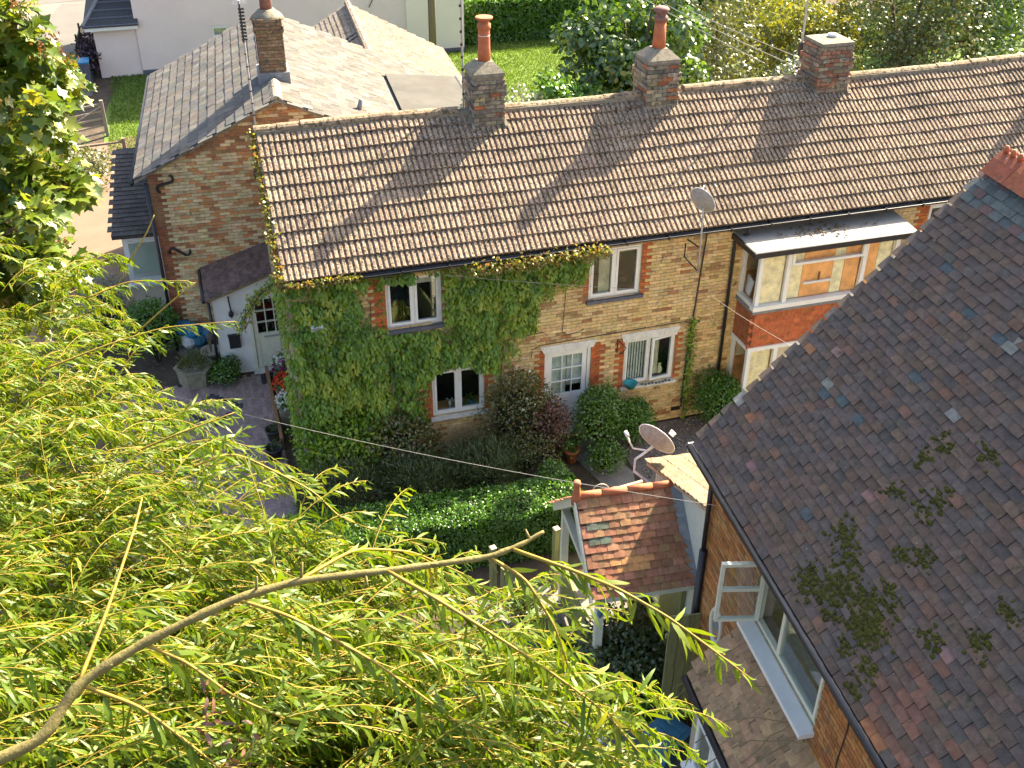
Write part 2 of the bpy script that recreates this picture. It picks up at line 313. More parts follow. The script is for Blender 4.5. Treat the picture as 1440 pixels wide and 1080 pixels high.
def leafmesh(name, P, D, N, l, w_, T, mat, rnd=None):
    n = len(P); D = unit(D); S = unit(np.cross(N, D)); N2 = np.cross(D, S); tv, tf = T; k = len(tv)
    l = np.broadcast_to(l, n); w_ = np.broadcast_to(w_, n)
    V = (P[:, None, :]+D[:, None, :]*(tv[None, :, 0:1]*l[:, None, None])+S[:, None, :]*(tv[None, :, 1:2]*w_[:, None, None])+N2[:, None, :]*(tv[None, :, 2:3]*l[:, None, None])).reshape(-1, 3)
    F = (tf[None, :, :]+(np.arange(n)*k)[:, None, None]).reshape(-1, 3)
    if rnd is None: rnd = rng.random(n)
    return bigmesh(name, V, F, mat, {'rnd': np.repeat(np.clip(rnd, 0, 1), k), 'has': np.ones(n*k)})
def foliage(parent, P, D, N, l, w_, T, mat, rnd=None, name='foliage'):
    return tag(link(name, leafmesh(name, P, D, N, l, w_, T, mat, rnd), parent), kind='stuff')
def rdir(n): return unit(rng.normal(size=(n, 3)))
def lumpy(dirs, seed, amp=0.22, k=9):
    r = np.random.default_rng(seed); c = unit(r.normal(size=(k, 3))); a = r.uniform(-.4, 1, k)
    return 1+amp*(np.exp(6*(dirs @ c.T-1)) @ a)
def core(parent, c, rad, seed, k=0.72, mat='dark_stems_core', zmin=0.02, name='shade_core'):
    """solid dark core added inside a shrub so no light passes between the leaves"""
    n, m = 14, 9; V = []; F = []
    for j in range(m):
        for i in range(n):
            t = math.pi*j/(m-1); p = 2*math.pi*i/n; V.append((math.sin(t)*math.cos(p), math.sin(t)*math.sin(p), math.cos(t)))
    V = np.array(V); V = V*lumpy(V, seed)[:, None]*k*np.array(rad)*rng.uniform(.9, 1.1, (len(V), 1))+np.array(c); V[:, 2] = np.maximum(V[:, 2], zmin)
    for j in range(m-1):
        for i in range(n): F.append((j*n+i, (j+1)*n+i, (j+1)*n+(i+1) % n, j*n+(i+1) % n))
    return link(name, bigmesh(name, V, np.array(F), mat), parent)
def shrub(name, label, cat, c, rad, n, l, w_, T, mat, seed=1, group=None, upright=0.2, zmin=0.03, depth=0.4, amp=0.5, rndf=None):
    o = root(name, label, cat, (c[0], c[1], 0), 0, group); cc = np.array((0, 0, c[2])); rad = np.array(rad)
    d = rdir(n); d[:, 2] = np.where(d[:, 2] < -.45, -d[:, 2], d[:, 2]); r = 1-np.abs(rng.normal(0, depth, n)); r = np.clip(r, .35, 1.05)
    P = d*(lumpy(d, seed, amp)*r)[:, None]*rad+cc+rng.normal(0, .02, (n, 3)); k = P[:, 2] > zmin; P, d = P[k], d[k]
    D = unit(d*.6+rdir(len(P))*.8+np.array((0, 0, upright))); N = unit(d+rdir(len(P))*.6+np.array((0, 0, .3)))
    foliage(o, P, D, N, rng.uniform(.7, 1.2, len(P))*l, rng.uniform(.8, 1.15, len(P))*w_, T, mat, rndf(P) if rndf else None)
    sh = []; sd = []
    for _ in range(int(14+n/160)):
        q = rdir(1)[0]; q[2] = abs(q[2]); b0 = q*rad*.85+cc; e = unit((q+rng.normal(0, .35, 3)+np.array((0, 0, .35)))[None])[0]; ln = rng.uniform(.12, .34)*rad.max()
        for t in np.linspace(0, 1, 9): sh.append(b0+e*ln*t+rng.normal(0, .008, 3)); sd.append(e*.5+rng.normal(0, .6, 3))
    sh = np.array(sh); sd = np.array(sd); foliage(o, sh, sd, unit(rdir(len(sh))+np.array((0, 0, .8))), rng.uniform(.6, 1.0, len(sh))*l, rng.uniform(.7, 1., len(sh))*w_, T, mat, name='shoots')
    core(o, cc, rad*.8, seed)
    mb = MB()
    for i in range(5):
        a = random.uniform(0, 6.28); mb.tube([(0.05*math.cos(a), .05*math.sin(a), -.05), (rad[0]*.3*math.cos(a), rad[1]*.3*math.sin(a), c[2])], [.02, .01], 5)
    tag(mb.build('stems', 'dark_stems_core', o), kind='stuff'); return o
# ------------------------------------------------------------------ setting: ground, lawns, road
def sheet(name, pts, z, mat, kind='structure'):
    mb = MB(); mb.quad(*[(x, y, z) for x, y in pts]); return tag(mb.build(name, mat), kind=kind)
sheet('ground', [(-140, -90), (160, -90), (160, 220), (-140, 220)], -0.03, 'soil')
sheet('lawn', [(-4.4, 19.9), (-2.2, 22.2), (60, 20), (60, 31.5), (-3.6, 31.5), (-4.35, 26)], -0.012, 'lawn')
sheet('driveway', [(-30, 7.5), (-1.5, 7.5), (-1.5, 22.9), (-2.2, 23.1), (-4.45, 22.2), (-30, 21)], -0.008, 'drive')
sheet('road', [(-70, 33), (-5.2, 33.6), (-4.9, 44), (-4, 70), (-70, 70)], -0.014, 'asphalt_light')
sheet('road_lane', [(-70, 46.5), (-4.6, 44.8), (-3.9, 60), (-70, 64)], -0.010, 'asphalt')
sheet('side_pavement', [(-9.5, 28), (-4.9, 28), (-5.0, 44.3), (-6.8, 44.6)], -0.006, 'asphalt')
sheet('gravel_bed', [(6.6, -2.4), (9.3, -2.0), (13, -1.4), (13, -.05), (6.6, -.05)], -0.014, 'gravel')
sheet('garden_path', [(4.9, -4.6), (5.6, -4.8), (6.55, -1.6), (6.2, -.2), (5.4, -.2), (5.75, -1.7)], -0.010, 'path')
sheet('yard', [(2.2, -9.5), (4.8, -9.5), (4.95, -4.4), (2.2, -4.2)], -0.016, 'path')
# loose stones on the gravel bed
o = bpy.data.objects['gravel_bed']
st = [(rotbox((0, 0, 0), (1, .8, .5)), BF)]
ms = []; cs = []
for i in range(520):
    x, y = random.uniform(6.7, 9.6), random.uniform(-1.9, -.1); s = random.uniform(.018, .05)
    ms.append(Matrix.Translation((x, y, s*.2)) @ Matrix.Rotation(random.uniform(0, 6.3), 4, 'Z') @ Matrix.Rotation(random.uniform(-.5, .5), 4, 'X') @ Matrix.Scale(s, 4)); cs.append(vary((.22, .19, .165), .5))
lay(o, 'stone', 'stones', st, ms, cs, 'stone', Matrix.Identity(4), 0)
# block paving in the side yard
pv = tag(MB().box(-3.9, -.35, -1.5, 4.72, -.25, -.012).build('block_pavement', 'soil'), kind='structure')
bt = [(rotbox((0, 0, 0), (.098, .198, .05)), BF)]; ms = []; cs = []
for i in range(36):
    for j in range(31):
        x = -3.85+i*.1; y = -1.4+j*.2+(.1 if i % 2 else 0)
        if x < -.4 and y < 4.6:
            c = (.30, .22, .20)
            if abs(abs(x+1.75)+abs(y-3.3)-.62) < .075: c = (.05, .05, .055)
            ms.append(Matrix.Translation((x, y, -.022+random.uniform(-.003, .003))) @ Matrix.Rotation(random.gauss(0, .008), 4, 'Z')); cs.append(vary(c, .18))
lay(pv, 'paving_block', 'paving_blocks', bt, ms, cs, 'paver', Matrix.Identity(4), 300, lambda p: p.x > -2.6 and p.y > .2)

# ------------------------------------------------------------------ building helpers (local frame: face looks to -y)
I4 = Matrix.Identity(4)
BRK = [(rotbox((0, .004, 0), (.215, .03, .064)), BF)]
def in_holes(u, z, holes, e=0.0): return any(h[0]-e < u < h[1]+e and h[2]-e < z < h[3]+e for h in holes)
def brickwork(wall, W, F, L, H, holes, colf, keep=None, vis=None, limit=300, mat='brick', u0=0.0, z0=0.0):
    """courses of bricks on a face; F maps (u, outward -y, z) to the wall's frame"""
    ms = []; cs = []; n = int((H-z0)/.075)
    for k in range(n):
        z = z0+.0375+k*.075; u = u0-(.1125 if k % 2 else 0)
        while u < L:
            a, b = max(u, u0)+.005, min(u+.225, L)-.005; u += .225
            for h in holes:
                if h[2]-.03 < z < h[3]+.03:
                    if a < h[0] < b: b = h[0]-.002
                    if a < h[1] < b: a = h[1]+.002
            m = (a+b)/2
            if b-a < .03 or in_holes(m, z, holes, .0) or (keep and not keep(m, z)): continue
            ms.append(F @ Matrix.Translation((m, random.uniform(-.003, .003), z+random.uniform(-.002, .002))) @ Matrix.Diagonal(((b-a)/.215, 1, 1, 1))); cs.append(colf(m, z, k))
    lay(wall, 'brick', 'brickwork', BRK, ms, cs, mat, W, limit, vis)
def holed(mb, x0, x1, z0, z1, y0, y1, holes):
    xs = sorted({x0, x1, *[min(max(h[i], x0), x1) for h in holes for i in (0, 1)]}); zs = sorted({z0, z1, *[min(max(h[i], z0), z1) for h in holes for i in (2, 3)]})
    for i in range(len(xs)-1):
        for j in range(len(zs)-1):
            if not in_holes((xs[i]+xs[i+1])/2, (zs[j]+zs[j+1])/2, holes): mb.box(xs[i], xs[i+1], y0, y1, zs[j], zs[j+1])
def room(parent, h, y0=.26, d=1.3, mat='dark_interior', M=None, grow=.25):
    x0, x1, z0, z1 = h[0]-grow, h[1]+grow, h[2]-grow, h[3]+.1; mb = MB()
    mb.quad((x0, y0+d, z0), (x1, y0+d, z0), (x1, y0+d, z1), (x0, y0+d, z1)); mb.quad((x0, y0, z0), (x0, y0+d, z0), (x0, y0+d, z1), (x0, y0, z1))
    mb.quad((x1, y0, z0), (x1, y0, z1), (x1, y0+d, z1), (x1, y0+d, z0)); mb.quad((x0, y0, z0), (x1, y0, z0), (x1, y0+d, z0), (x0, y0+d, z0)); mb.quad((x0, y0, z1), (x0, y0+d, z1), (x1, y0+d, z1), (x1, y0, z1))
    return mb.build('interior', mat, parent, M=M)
def window(parent, h, lights, y=.05, mat='white_paint', sill='slate_sill', M=None, t=.055, dep=.07, lintel=None, glass='glass', open_=None, name='window'):
    """frame with one casement per light; lights: x fractions; every pane an object"""
    x0, x1, z0, z1 = h; mb = MB()
    mb.box(x0, x0+t, y, y+dep, z0, z1); mb.box(x1-t, x1, y, y+dep, z0, z1); mb.box(x0+t, x1-t, y, y+dep, z1-t, z1); mb.box(x0+t, x1-t, y, y+dep, z0, z0+t)
    xs = [x0+t+(x1-x0-2*t)*f for f in lights]
    for x in xs[1:-1]: mb.box(x-t*.5, x+t*.5, y+.002, y+dep-.002, z0+t, z1-t)
    fr = mb.build(name, mat, parent, M=M)
    for i in range(len(xs)-1):
        a, b = xs[i]+(t*.5 if i else 0), xs[i+1]-(t*.5 if i < len(xs)-2 else 0); c = MB(); e = .045; yy = y-.018
        zz0, zz1 = z0+t, z1-t
        c.box(a, a+e, yy, y+.04, zz0, zz1); c.box(b-e, b, yy, y+.04, zz0, zz1); c.box(a+e, b-e, yy, y+.04, zz1-e, zz1); c.box(a+e, b-e, yy, y+.04, zz0, zz0+e)
        Mo = None
        if open_ and open_[0] == i:
            px = a if open_[1] < 0 else b; Mo = Matrix.Translation((px, y, 0)) @ Matrix.Rotation(open_[2], 4, 'Z') @ Matrix.Translation((-px, -y, 0))
        c.build('casement', mat, fr, M=Mo)
        p = MB().box(a+e, b-e, y+.008, y+.014, zz0+e, zz1-e); p.build('pane', glass, fr, M=Mo)
    if sill: MB().box(x0-.06, x1+.06, y-.13, y+.0, z0-.075, z0-.004).build('sill', sill, fr)
    if lintel: lt = MB(); lt.prism([(lintel[0], y-.085, lintel[3]), (lintel[1], y-.085, lintel[3]), (lintel[1]-.07, y-.085, lintel[2]), (lintel[0]+.07, y-.085, lintel[2])], (0, .12, 0)); lt.build('lintel', 'old_white', fr)
    return fr
# interlocking concrete tile with three rolls
def roman():
    w_, ln, h, t = .33, .40, .030, .013; prof = []
    for k in range(3):
        o = k*.11; prof += [(o+.002, 0), (o+.028, 0), (o+.036, h*.8), (o+.046, h), (o+.092, h), (o+.102, h*.8)]
    prof.append((w_, 0)); v = []; f = []; n = len(prof)
    for (x, z) in prof: v += [(x, 0, z+.022), (x, ln, z-.022), (x, 0, z-.03)]
    for i in range(n-1): f += [(3*i, 3*i+3, 3*i+4, 3*i+1), (3*i+2, 3*i+5, 3*i+3, 3*i)]
    return (np.array(v), f)
ROMAN = [roman()]
def slope_tiles(roof, W, templates, org, ux, up, ncol, nrow, pw, gauge, colf, mat, pname='roof_tile', rest='roof_tiles', limit=300, stagger=0, jit=.006, keep=None, lift=0.0, vis=None, sag=None):
    ux, up = Vector(ux).normalized(), Vector(up).normalized(); nn = ux.cross(up); ms = []; cs = []
    for j in range(nrow):
        for i in range(ncol+(1 if stagger else 0)):
            s = j*gauge; a = i*pw-(stagger*pw if j % 2 else 0)
            if keep and not keep(a, s): continue
            tilt = Matrix.Rotation(random.gauss(0, jit), 4, 'Z') @ Matrix.Rotation(random.gauss(0, jit), 4, 'X')
            p = Vector(org)+ux*a+up*s+nn*(lift+random.uniform(0, .003))
            if sag: p += sag(a, s)
            ms.append(mat4(ux, up, nn, p) @ tilt); cs.append(colf(a, s, i, j))
    lay(roof, pname, rest, templates, ms, cs, mat, W, limit, vis)
BUFF = (.62, .44, .20); BUFF2 = (.68, .50, .25); REDB = (.46, .13, .04)
# ------------------------------------------------------------------ the terrace: two cottages under one roof line
EY, EZ, RYY, RZ = -.27, 4.80, 2.5, 6.72
upv = Vector((0, RYY-EY, RZ-EZ)); SLOPE = upv.length
W1 = (1.80, 2.90, 3.34, 4.46); W2 = (5.97, 7.10, 3.36, 4.47); W3 = (6.86, 8.05, 1.10, 2.27); W4 = (2.64, 3.75, 1.12, 2.22); DR = (5.06, 6.10, .05, 2.27); W5 = (13.85, 14.95, 3.40, 4.50)
BAYH = (9.55, 12.50, .05, 4.40)
def quoin(holes):
    def f(u, z, k):
        for h in holes:
            d = max(h[0]-u, u-h[1])
            if h[2]-.05 < z < h[3]+.02 and 0 < d < (.24 if k % 2 else .12): return vary(REDB, .25, .12)
        r = random.random()
        c = BUFF if r < .5 else BUFF2 if r < .86 else (.38, .24, .11) if r < .95 else (.40, .19, .08)
        return vary(c, .16, .05)
    return f
IVY = [(-.1, 4.75), (1.87, 4.62), (3.19, 4.62), (6.18, 4.72), (6.04, 4.40), (5.53, 4.02), (5.0, 3.84), (4.71, 3.4), (4.57, 2.92), (4.27, 2.55), (3.95, 2.05), (3.75, 2.25), (3.14, 2.42), (2.6, 2.10), (2.46, .2), (-.1, .2)]
def inpoly(x, y, P):
    c = False; j = len(P)-1
    for i in range(len(P)):
        if (P[i][1] > y) != (P[j][1] > y) and x < (P[j][0]-P[i][0])*(y-P[i][1])/(P[j][1]-P[i][1])+P[i][0]: c = not c
        j = i
    return c
def tilecol(a, s, i, j):
    c = random.choice([(.31, .225, .155), (.28, .205, .145), (.33, .245, .17), (.27, .20, .14)]); return vary(c, .13, .02)
def cottage(name, label, x0, x1, holes, left_gable, ncol):
    o = root(name, label, 'house', (0, 0, 0)); mb = MB()
    holed(mb, x0, x1, 0, 4.72, 0.004, .26, holes)
    if left_gable:
        mb.box(x0, x0+.25, .26, 5.0, 0, 4.70); mb.prism([(x0, 0.1, 4.70), (x0, 4.9, 4.70), (x0, 2.5, 6.45)], (.25, 0, 0))
    mb.box(x0+.25, x1, 4.75, 5.0, 0, 4.70)
    wall = mb.build('wall', 'mortar', o)
    brickwork(wall, I4, Matrix.Translation((x0, 0, 0)), x1-x0, 4.68, [(h[0]-x0, h[1]-x0, h[2], h[3]) for h in holes], lambda u, z, k: quoin([h for h in holes if h is not BAYH])(u+x0, z, k), None, lambda p: not inpoly(p.x, p.z, IVY) and p.z > 1.0 and p.x < 13.6 and not (9.3 < p.x < 12.8))
    # roof
    a, b = x0-(.12 if left_gable else 0), x1; e = Vector((0, EY, EZ)); r_ = Vector((0, RYY, RZ)); dn = Vector((0, 0, -.10))
    mb = MB(); mb.prism([(a+.02, EY+.05, EZ-.09), (a+.02, RYY, RZ-.065), (a+.02, 5.27, EZ-.06), (a+.02, 5.2, EZ-.12), (a+.02, RYY, RZ-.2), (a+.02, EY+.1, EZ-.14)], (b-a-.02, 0, 0))
    roof = mb.build('roof', 'concrete_tile', o); roof.color = (.25, .19, .14, 1)
    slope_tiles(roof, I4, ROMAN, (a, EY, EZ-.01), (1, 0, 0), upv, ncol, 10, .33, .337, tilecol, 'concrete_tile', jit=.008, vis=lambda p: p.x < 18.5,
                sag=lambda u, s: Vector((0, 0, (.035*math.sin((a+u)*.8)+.02*math.sin((a+u)*2.1+s))*s/3.4)))
    # ridge tiles bedded in mortar
    pf = [(math.cos(t)*.125, math.sin(t)*.10) for t in np.linspace(-.35, math.pi+.35, 9)]; rv = [(x_, y_, z_) for x_ in (0, .445) for (y_, z_) in pf]; rf = [(i, i+1, 10+i, 9+i) for i in range(8)]+[tuple(range(8, -1, -1)), tuple(range(9, 18))]
    ms = []; cs = []; x = a
    while x < b-.1:
        if not any(abs(x+.22-c) < .42 for c in (4.5, 8.25, 12.3, 19.0)):
            ms.append(Matrix.Translation((x, RYY, RZ-.03+.035*math.sin(x*.8)+random.uniform(-.006, .006))) @ Matrix.Rotation(random.gauss(0, .012), 4, 'Z')); cs.append(vary((.34, .25, .16), .2))
        x += .45
    lay(roof, 'ridge_tile', 'ridge_tiles', [(np.array(rv), rf)], ms, cs, 'ridge_clay', I4, 300)
    mb = MB(); mb.box(a+.02, b, RYY-.13, RYY+.13, RZ-.10, RZ-.02); mb.build('ridge_mortar', 'cement', roof)
    # gutter, half round, with brackets
    g = [(math.cos(t)*.058, math.sin(t)*.058) for t in np.linspace(math.pi, 2*math.pi, 7)]; gv = []; n = 20; gf = []
    for x in (a, b):
        for (y_, z_) in g: gv.append((x, EY-.045+y_, EZ-.065+z_))
        for (y_, z_) in g[::-1]: gv.append((x, EY-.045+y_*.88, EZ-.062+z_*.88))
    gf = [(i, (i+1) % 14, 14+(i+1) % 14, 14+i) for i in range(14)]
    gt = MB().add(gv, gf).build('gutter', 'black_plastic', o)
    mb = MB(); x = a+.5
    for k in range(int((b-a)/.9)): MB().box(a+.4+k*.9, a+.425+k*.9, EY-.11, EY+.06, EZ-.13, EZ-.05).build('bracket', 'black_plastic', gt)
    MB().box(a+.02, b, EY+.03, EY+.055, EZ-.16, EZ-.03).build('fascia', 'black_plastic', o)
    return o, wall, roof
ivyc, wall1, roof1 = cottage('brick_cottage', 'end cottage of buff brick with creeper over its front and two tall red chimney pots', 0, 8.45, [W1, W2, W3, W4, DR], True, 26)
bayc, wall2, roof2 = cottage('bay_cottage', 'buff brick cottage with a two storey bay window and a squat red chimney', 8.45, 22.0, [BAYH, W5], False, 41)
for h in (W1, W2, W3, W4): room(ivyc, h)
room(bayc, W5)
wn = window(ivyc, W1, (0, .5, 1)); MB().box(W1[0]+.1, W1[0]+.5, .14, .15, W1[3]-.24, W1[3]-.06).build('roller_blind', 'blind', wn); MB().box(W1[0]+.6, W1[0]+1.0, .14, .15, W1[3]-.26, W1[3]-.06).build('roller_blind', 'blind', wn)
sb = MB()
for i in range(9): sb.tube([(1.95+i*.05, .3, 3.4), (1.93+i*.055+random.uniform(-.04, .04), .28, 3.55+random.random()*.3)], [.008, .02], 5)
tag(sb.build('pot_plants', 'hedge_leaf', wn), kind='stuff')
wn = window(ivyc, W2, (0, .5, 1))
cv = []
def drape(x0, x1, z0, z1, y, k=18, amp=.02):
    v = []; f = []
    for i in range(k+1):
        x = x0+(x1-x0)*i/k; yy = y+amp*math.sin(i*2.1); v += [(x, yy, z0), (x, yy, z1)]
    for i in range(k): f.append((2*i, 2*i+2, 2*i+3, 2*i+1))
    return MB().add(v, f)
drape(W2[0]+.26, W2[0]+.50, W2[2]+.05, W2[3]-.05, .15).build('curtain', 'blind', wn, True)
wn = window(ivyc, W3, (0, .5, 1), sill='old_white', lintel=(6.75, 8.12, 2.23, 2.43), open_=(1, 1, .16))
for i in range(8): MB().rbox((W3[0]+.12+i*.062, .125, 1.68), (.062, .004, 1.0), Matrix.Rotation(.5, 3, 'Z')).build('blind_slat', 'curtain', wn)
drape(7.55, 7.72, 1.2, 2.16, .14, 8).build('curtain', 'blind', wn, True)
MB().lathe([(.03, 0), (.06, .05), (.065, .14), (.03, .2), (.045, .26)], (7.80, .17, 1.17), 12).build('vase', 'cream_interior', wn, True)
wn = window(ivyc, W4, (0, .5, 1), sill='old_white', lintel=(2.55, 3.85, 2.22, 2.42))
MB().lathe([(.035, 0), (.03, .14), (.02, .16)], (3.05, .2, 1.16), 10).build('vase', 'white_paint', wn, True); MB().lathe([(.05, 0), (.075, .1)], (3.5, .2, 1.16), 12).build('plant_pot', 'bright_blue', wn, True)
P = np.array([(3.5, .2, 1.3)])+rng.normal(0, .08, (40, 3)); foliage(wn, P, rdir(40), rdir(40), .09, .05, T_OVAL, 'bright_leaf', name='house_plant')
P = np.array([(3.05, .2, 1.36)])+rng.normal(0, .03, (14, 3)); foliage(wn, P, rdir(14), rdir(14), .06, .05, T_OVAL, 'petal_white', name='bouquet')
MB().box(W4[0]+.03, W4[1]-.03, .14, .5, W4[2]+.0, W4[2]+.03).build('window_board', 'warm_interior', wn)
window(bayc, W5, (0, .5, 1))
# glazed front door with net curtain
dx0, dx1, dz0, dz1 = DR; d = MB()
d.box(dx0, dx0+.07, .03, .11, dz0, dz1); d.box(dx1-.07, dx1, .03, .11, dz0, dz1); d.box(dx0+.07, dx1-.07, .03, .11, dz1-.07, dz1)
df = d.build('door', 'white_paint', ivyc)
lf = MB(); a, b = dx0+.08, dx1-.08
lf.box(a, a+.10, .05, .095, dz0, dz1-.08); lf.box(b-.10, b, .05, .095, dz0, dz1-.08); lf.box(a+.10, b-.10, .05, .095, dz1-.18, dz1-.08); lf.box(a+.10, b-.10, .05, .095, 1.02, 1.14); lf.box(a+.10, b-.10, .06, .09, dz0, 1.02)
lf.build('door_leaf', 'white_paint', df)
for i in range(2): MB().box(a+.10+(b-a-.2)*(i+1)/3-.01, a+.10+(b-a-.2)*(i+1)/3+.01, .045, .1, 1.14, dz1-.18).build('glazing_bar', 'white_paint', df)
for i in range(2): MB().box(a+.10, b-.10, .046, .099, 1.14+(dz1-1.32)*(i+1)/3-.01, 1.14+(dz1-1.32)*(i+1)/3+.01).build('glazing_bar', 'white_paint', df)
MB().box(a+.10, b-.10, .07, .076, 1.14, dz1-.18).build('pane', 'glass', df)
drape(a+.08, a+.44, 1.1, 2.12, .115, 14, .012).build('curtain', 'curtain', df, True); drape(b-.42, b-.08, 1.3, 2.12, .118, 12, .012).build('curtain', 'curtain', df, True)
MB().tube([(b-.05, .04, 1.05), (b-.05, .0, 1.05), (b-.14, .0, 1.05)], .011, 6).build('handle', 'galvanised', df)
MB().prism([(4.95, -.04, 2.42), (6.21, -.04, 2.42), (6.13, -.04, 2.25), (5.03, -.04, 2.25)], (0, .12, 0)).build('lintel', 'old_white', df)
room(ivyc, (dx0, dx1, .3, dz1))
# bracket lamp hook beside the window, cables on the wall, air brick
MB().tube([(6.68, -.02, 2.33), (6.68, -.03, 2.0), (6.72, -.2, 2.08), (6.76, -.3, 2.26), (6.7, -.04, 2.3)], .012, 6).build('hanging_bracket', 'black_iron', ivyc)
MB().tube([(4.2, -.03, 2.72), (5.0, -.03, 2.78), (5.1, -.03, 2.68)], .006, 5).build('cable', 'dark_wire', ivyc)
MB().tube([(5.5, -.03, 4.35), (5.46, -.03, 3.5), (5.42, -.03, 2.75), (5.5, -.03, 2.63), (5.8, -.03, 2.66), (5.9, -.03, 2.72)], .007, 5).build('cable', 'dark_wire', ivyc)
MB().tube([(4.75, -.03, 2.2), (4.78, -.03, 2.40), (4.95, -.03, 2.47), (6.3, -.03, 2.50), (8.2, -.03, 2.52), (8.36, -.03, 2.45), (8.34, -.03, 1.8), (8.3, -.03, .4)], .008, 5).build('cable', 'dark_wire', ivyc)
MB().tube([(8.5, -.035, 4.62), (8.44, -.035, 3.5), (8.38, -.035, 2.4), (8.33, -.035, .3)], .016, 6).build('soil_pipe', 'dark_wire', ivyc)
MB().box(8.1, 8.32, -.02, .0, .22, .32).build('air_brick', 'black_iron', ivyc)
# rainwater pipe beside the bay
MB().tube([(9.3, EY-.02, 4.70), (9.3, EY-.02, 4.55), (9.14, -.12, 4.36), (9.13, -.09, 4.25), (9.13, -.09, 0.2)], .036, 10).build('downpipe', 'black_plastic', bayc, True)
# ------------------------------------------------------------------ bay window
bx0, bx1, by = 9.38, 12.66, -.78; yb = by
bay = MB()
bay.box(bx0+.06, bx1-.06, yb+.08, .0, 2.06, 2.90); bay.box(bx0+.05, bx1-.05, yb+.06, .0, 0, .55)
bay = bay.build('bay_window', 'mortar', bayc)
MB().box(bx0-.02, bx1+.02, yb-.02, .0, 2.90, 2.99).build('lead_band', 'lead', bay)
def post(x, z0, z1, w_=.09, y=None): MB().box(x, x+w_, (yb if y is None else y), (yb if y is None else y)+.09, z0, z1).build('post', 'white_paint', bay)
def storey(z0, z1, vent):
    MB().box(bx0-.05, bx1+.05, yb-.06, yb+.10, z0, z0+.10).build('sill', 'white_paint', bay); MB().box(bx0, bx0+.09, yb+.10, -.0, z0, z0+.10).build('sill', 'white_paint', bay)
    MB().box(bx0, bx1, yb, yb+.09, z1-.09, z1).build('head', 'white_paint', bay); MB().box(bx0, bx0+.09, yb+.09, 0, z1-.09, z1).build('head', 'white_paint', bay)
    for x in (bx0, 10.02, 11.82, bx1-.09): post(x, z0+.10, z1-.09)
    post(bx0+.02, z0+.10, z1-.09, .07, -.10)
    for (x0, x1) in ((bx0+.09, 10.02), (10.11, 11.82), (11.91, bx1-.09)):
        MB().box(x0, x1, yb+.035, yb+.04, z0+.10, z1-.09).build('pane', 'glass_clear', bay)
    MB().box(bx0+.04, bx0+.046, yb+.09, -.10, z0+.10, z1-.09).build('pane', 'glass_clear', bay); MB().box(bx1-.046, bx1-.04, yb+.09, -.02, z0+.10, z1-.09).build('pane', 'glass_clear', bay)
    if vent:
        zz = z1-.42; c = MB(); c.box(10.11, 11.82, yb-.03, yb+.05, zz, zz+.055); c.box(10.11, 11.82, yb-.03, yb+.03, z1-.14, z1-.09); c.box(10.11, 10.17, yb-.03, yb+.03, zz+.055, z1-.14); c.box(11.76, 11.82, yb-.03, yb+.03, zz+.055, z1-.14); c.build('vent_casement', 'white_paint', bay)
storey(2.99, 4.36, True); storey(.55, 2.06, False)
# tile hung apron
tt = [(rotbox((0, 0, 0), (.158, .016, .13)), BF)]; ms = []; cs = []
for k in range(9):
    z = 2.10+k*.10
    for i in range(21):
        x = bx0+.05+i*.162+(.08 if k % 2 else 0)
        if x < bx1-.02: ms.append(Matrix.Translation((x, yb+.045, z)) @ Matrix.Rotation(-.1, 4, 'X')); cs.append(vary((.44, .13, .05), .16, .08))
    for i in range(5): ms.append(Matrix.Translation((bx0+.03, yb+.12+i*.162-(.08 if k % 2 else 0), z)) @ Matrix.Rotation(math.pi/2, 4, 'Z') @ Matrix.Rotation(.1, 4, 'X')); cs.append(vary((.36, .12, .05), .16, .08))
lay(bay, 'hung_tile', 'hung_tiles', tt, ms, cs, 'porch_tile', I4, 300)
rf = MB(); rf.add([(9.12, -.98, 4.42), (12.9, -.98, 4.42), (12.9, .1, 4.52), (9.12, .1, 4.52), (9.12, -.98, 4.37), (12.9, -.98, 4.37), (12.9, .1, 4.37), (9.12, .1, 4.37)], [(0, 1, 2, 3), (7, 6, 5, 4), (0, 4, 5, 1), (1, 5, 6, 2), (2, 6, 7, 3), (3, 7, 4, 0)])
br = rf.build('bay_roof', 'bay_roof', bay); br.matrix_basis = Matrix.Translation((0, 0, .004))
MB().box(9.08, 12.94, -1.03, -.982, 4.33, 4.445).build('roof_edge', 'black_plastic', br); MB().box(9.08, 9.118, -.98, -.0, 4.34, 4.46).build('roof_edge', 'black_plastic', br)
mb = MB()
for i in range(75):
    x = 9.9+2.3*abs(random.gauss(.42, .24)); y = -.50+.20*random.gauss(0, .7)+.05*(x-10); s = random.uniform(.015, .045)
    if 9.3 < x < 12.7 and -.9 < y < -.1: mb.rbox((x, y, 4.45+(y+.98)*.093+s*.2), (s*1.4, s, s*.6), Matrix.Rotation(random.random()*6, 3, 'Z'))
tag(mb.build('moss_debris', 'bark', br), kind='stuff')
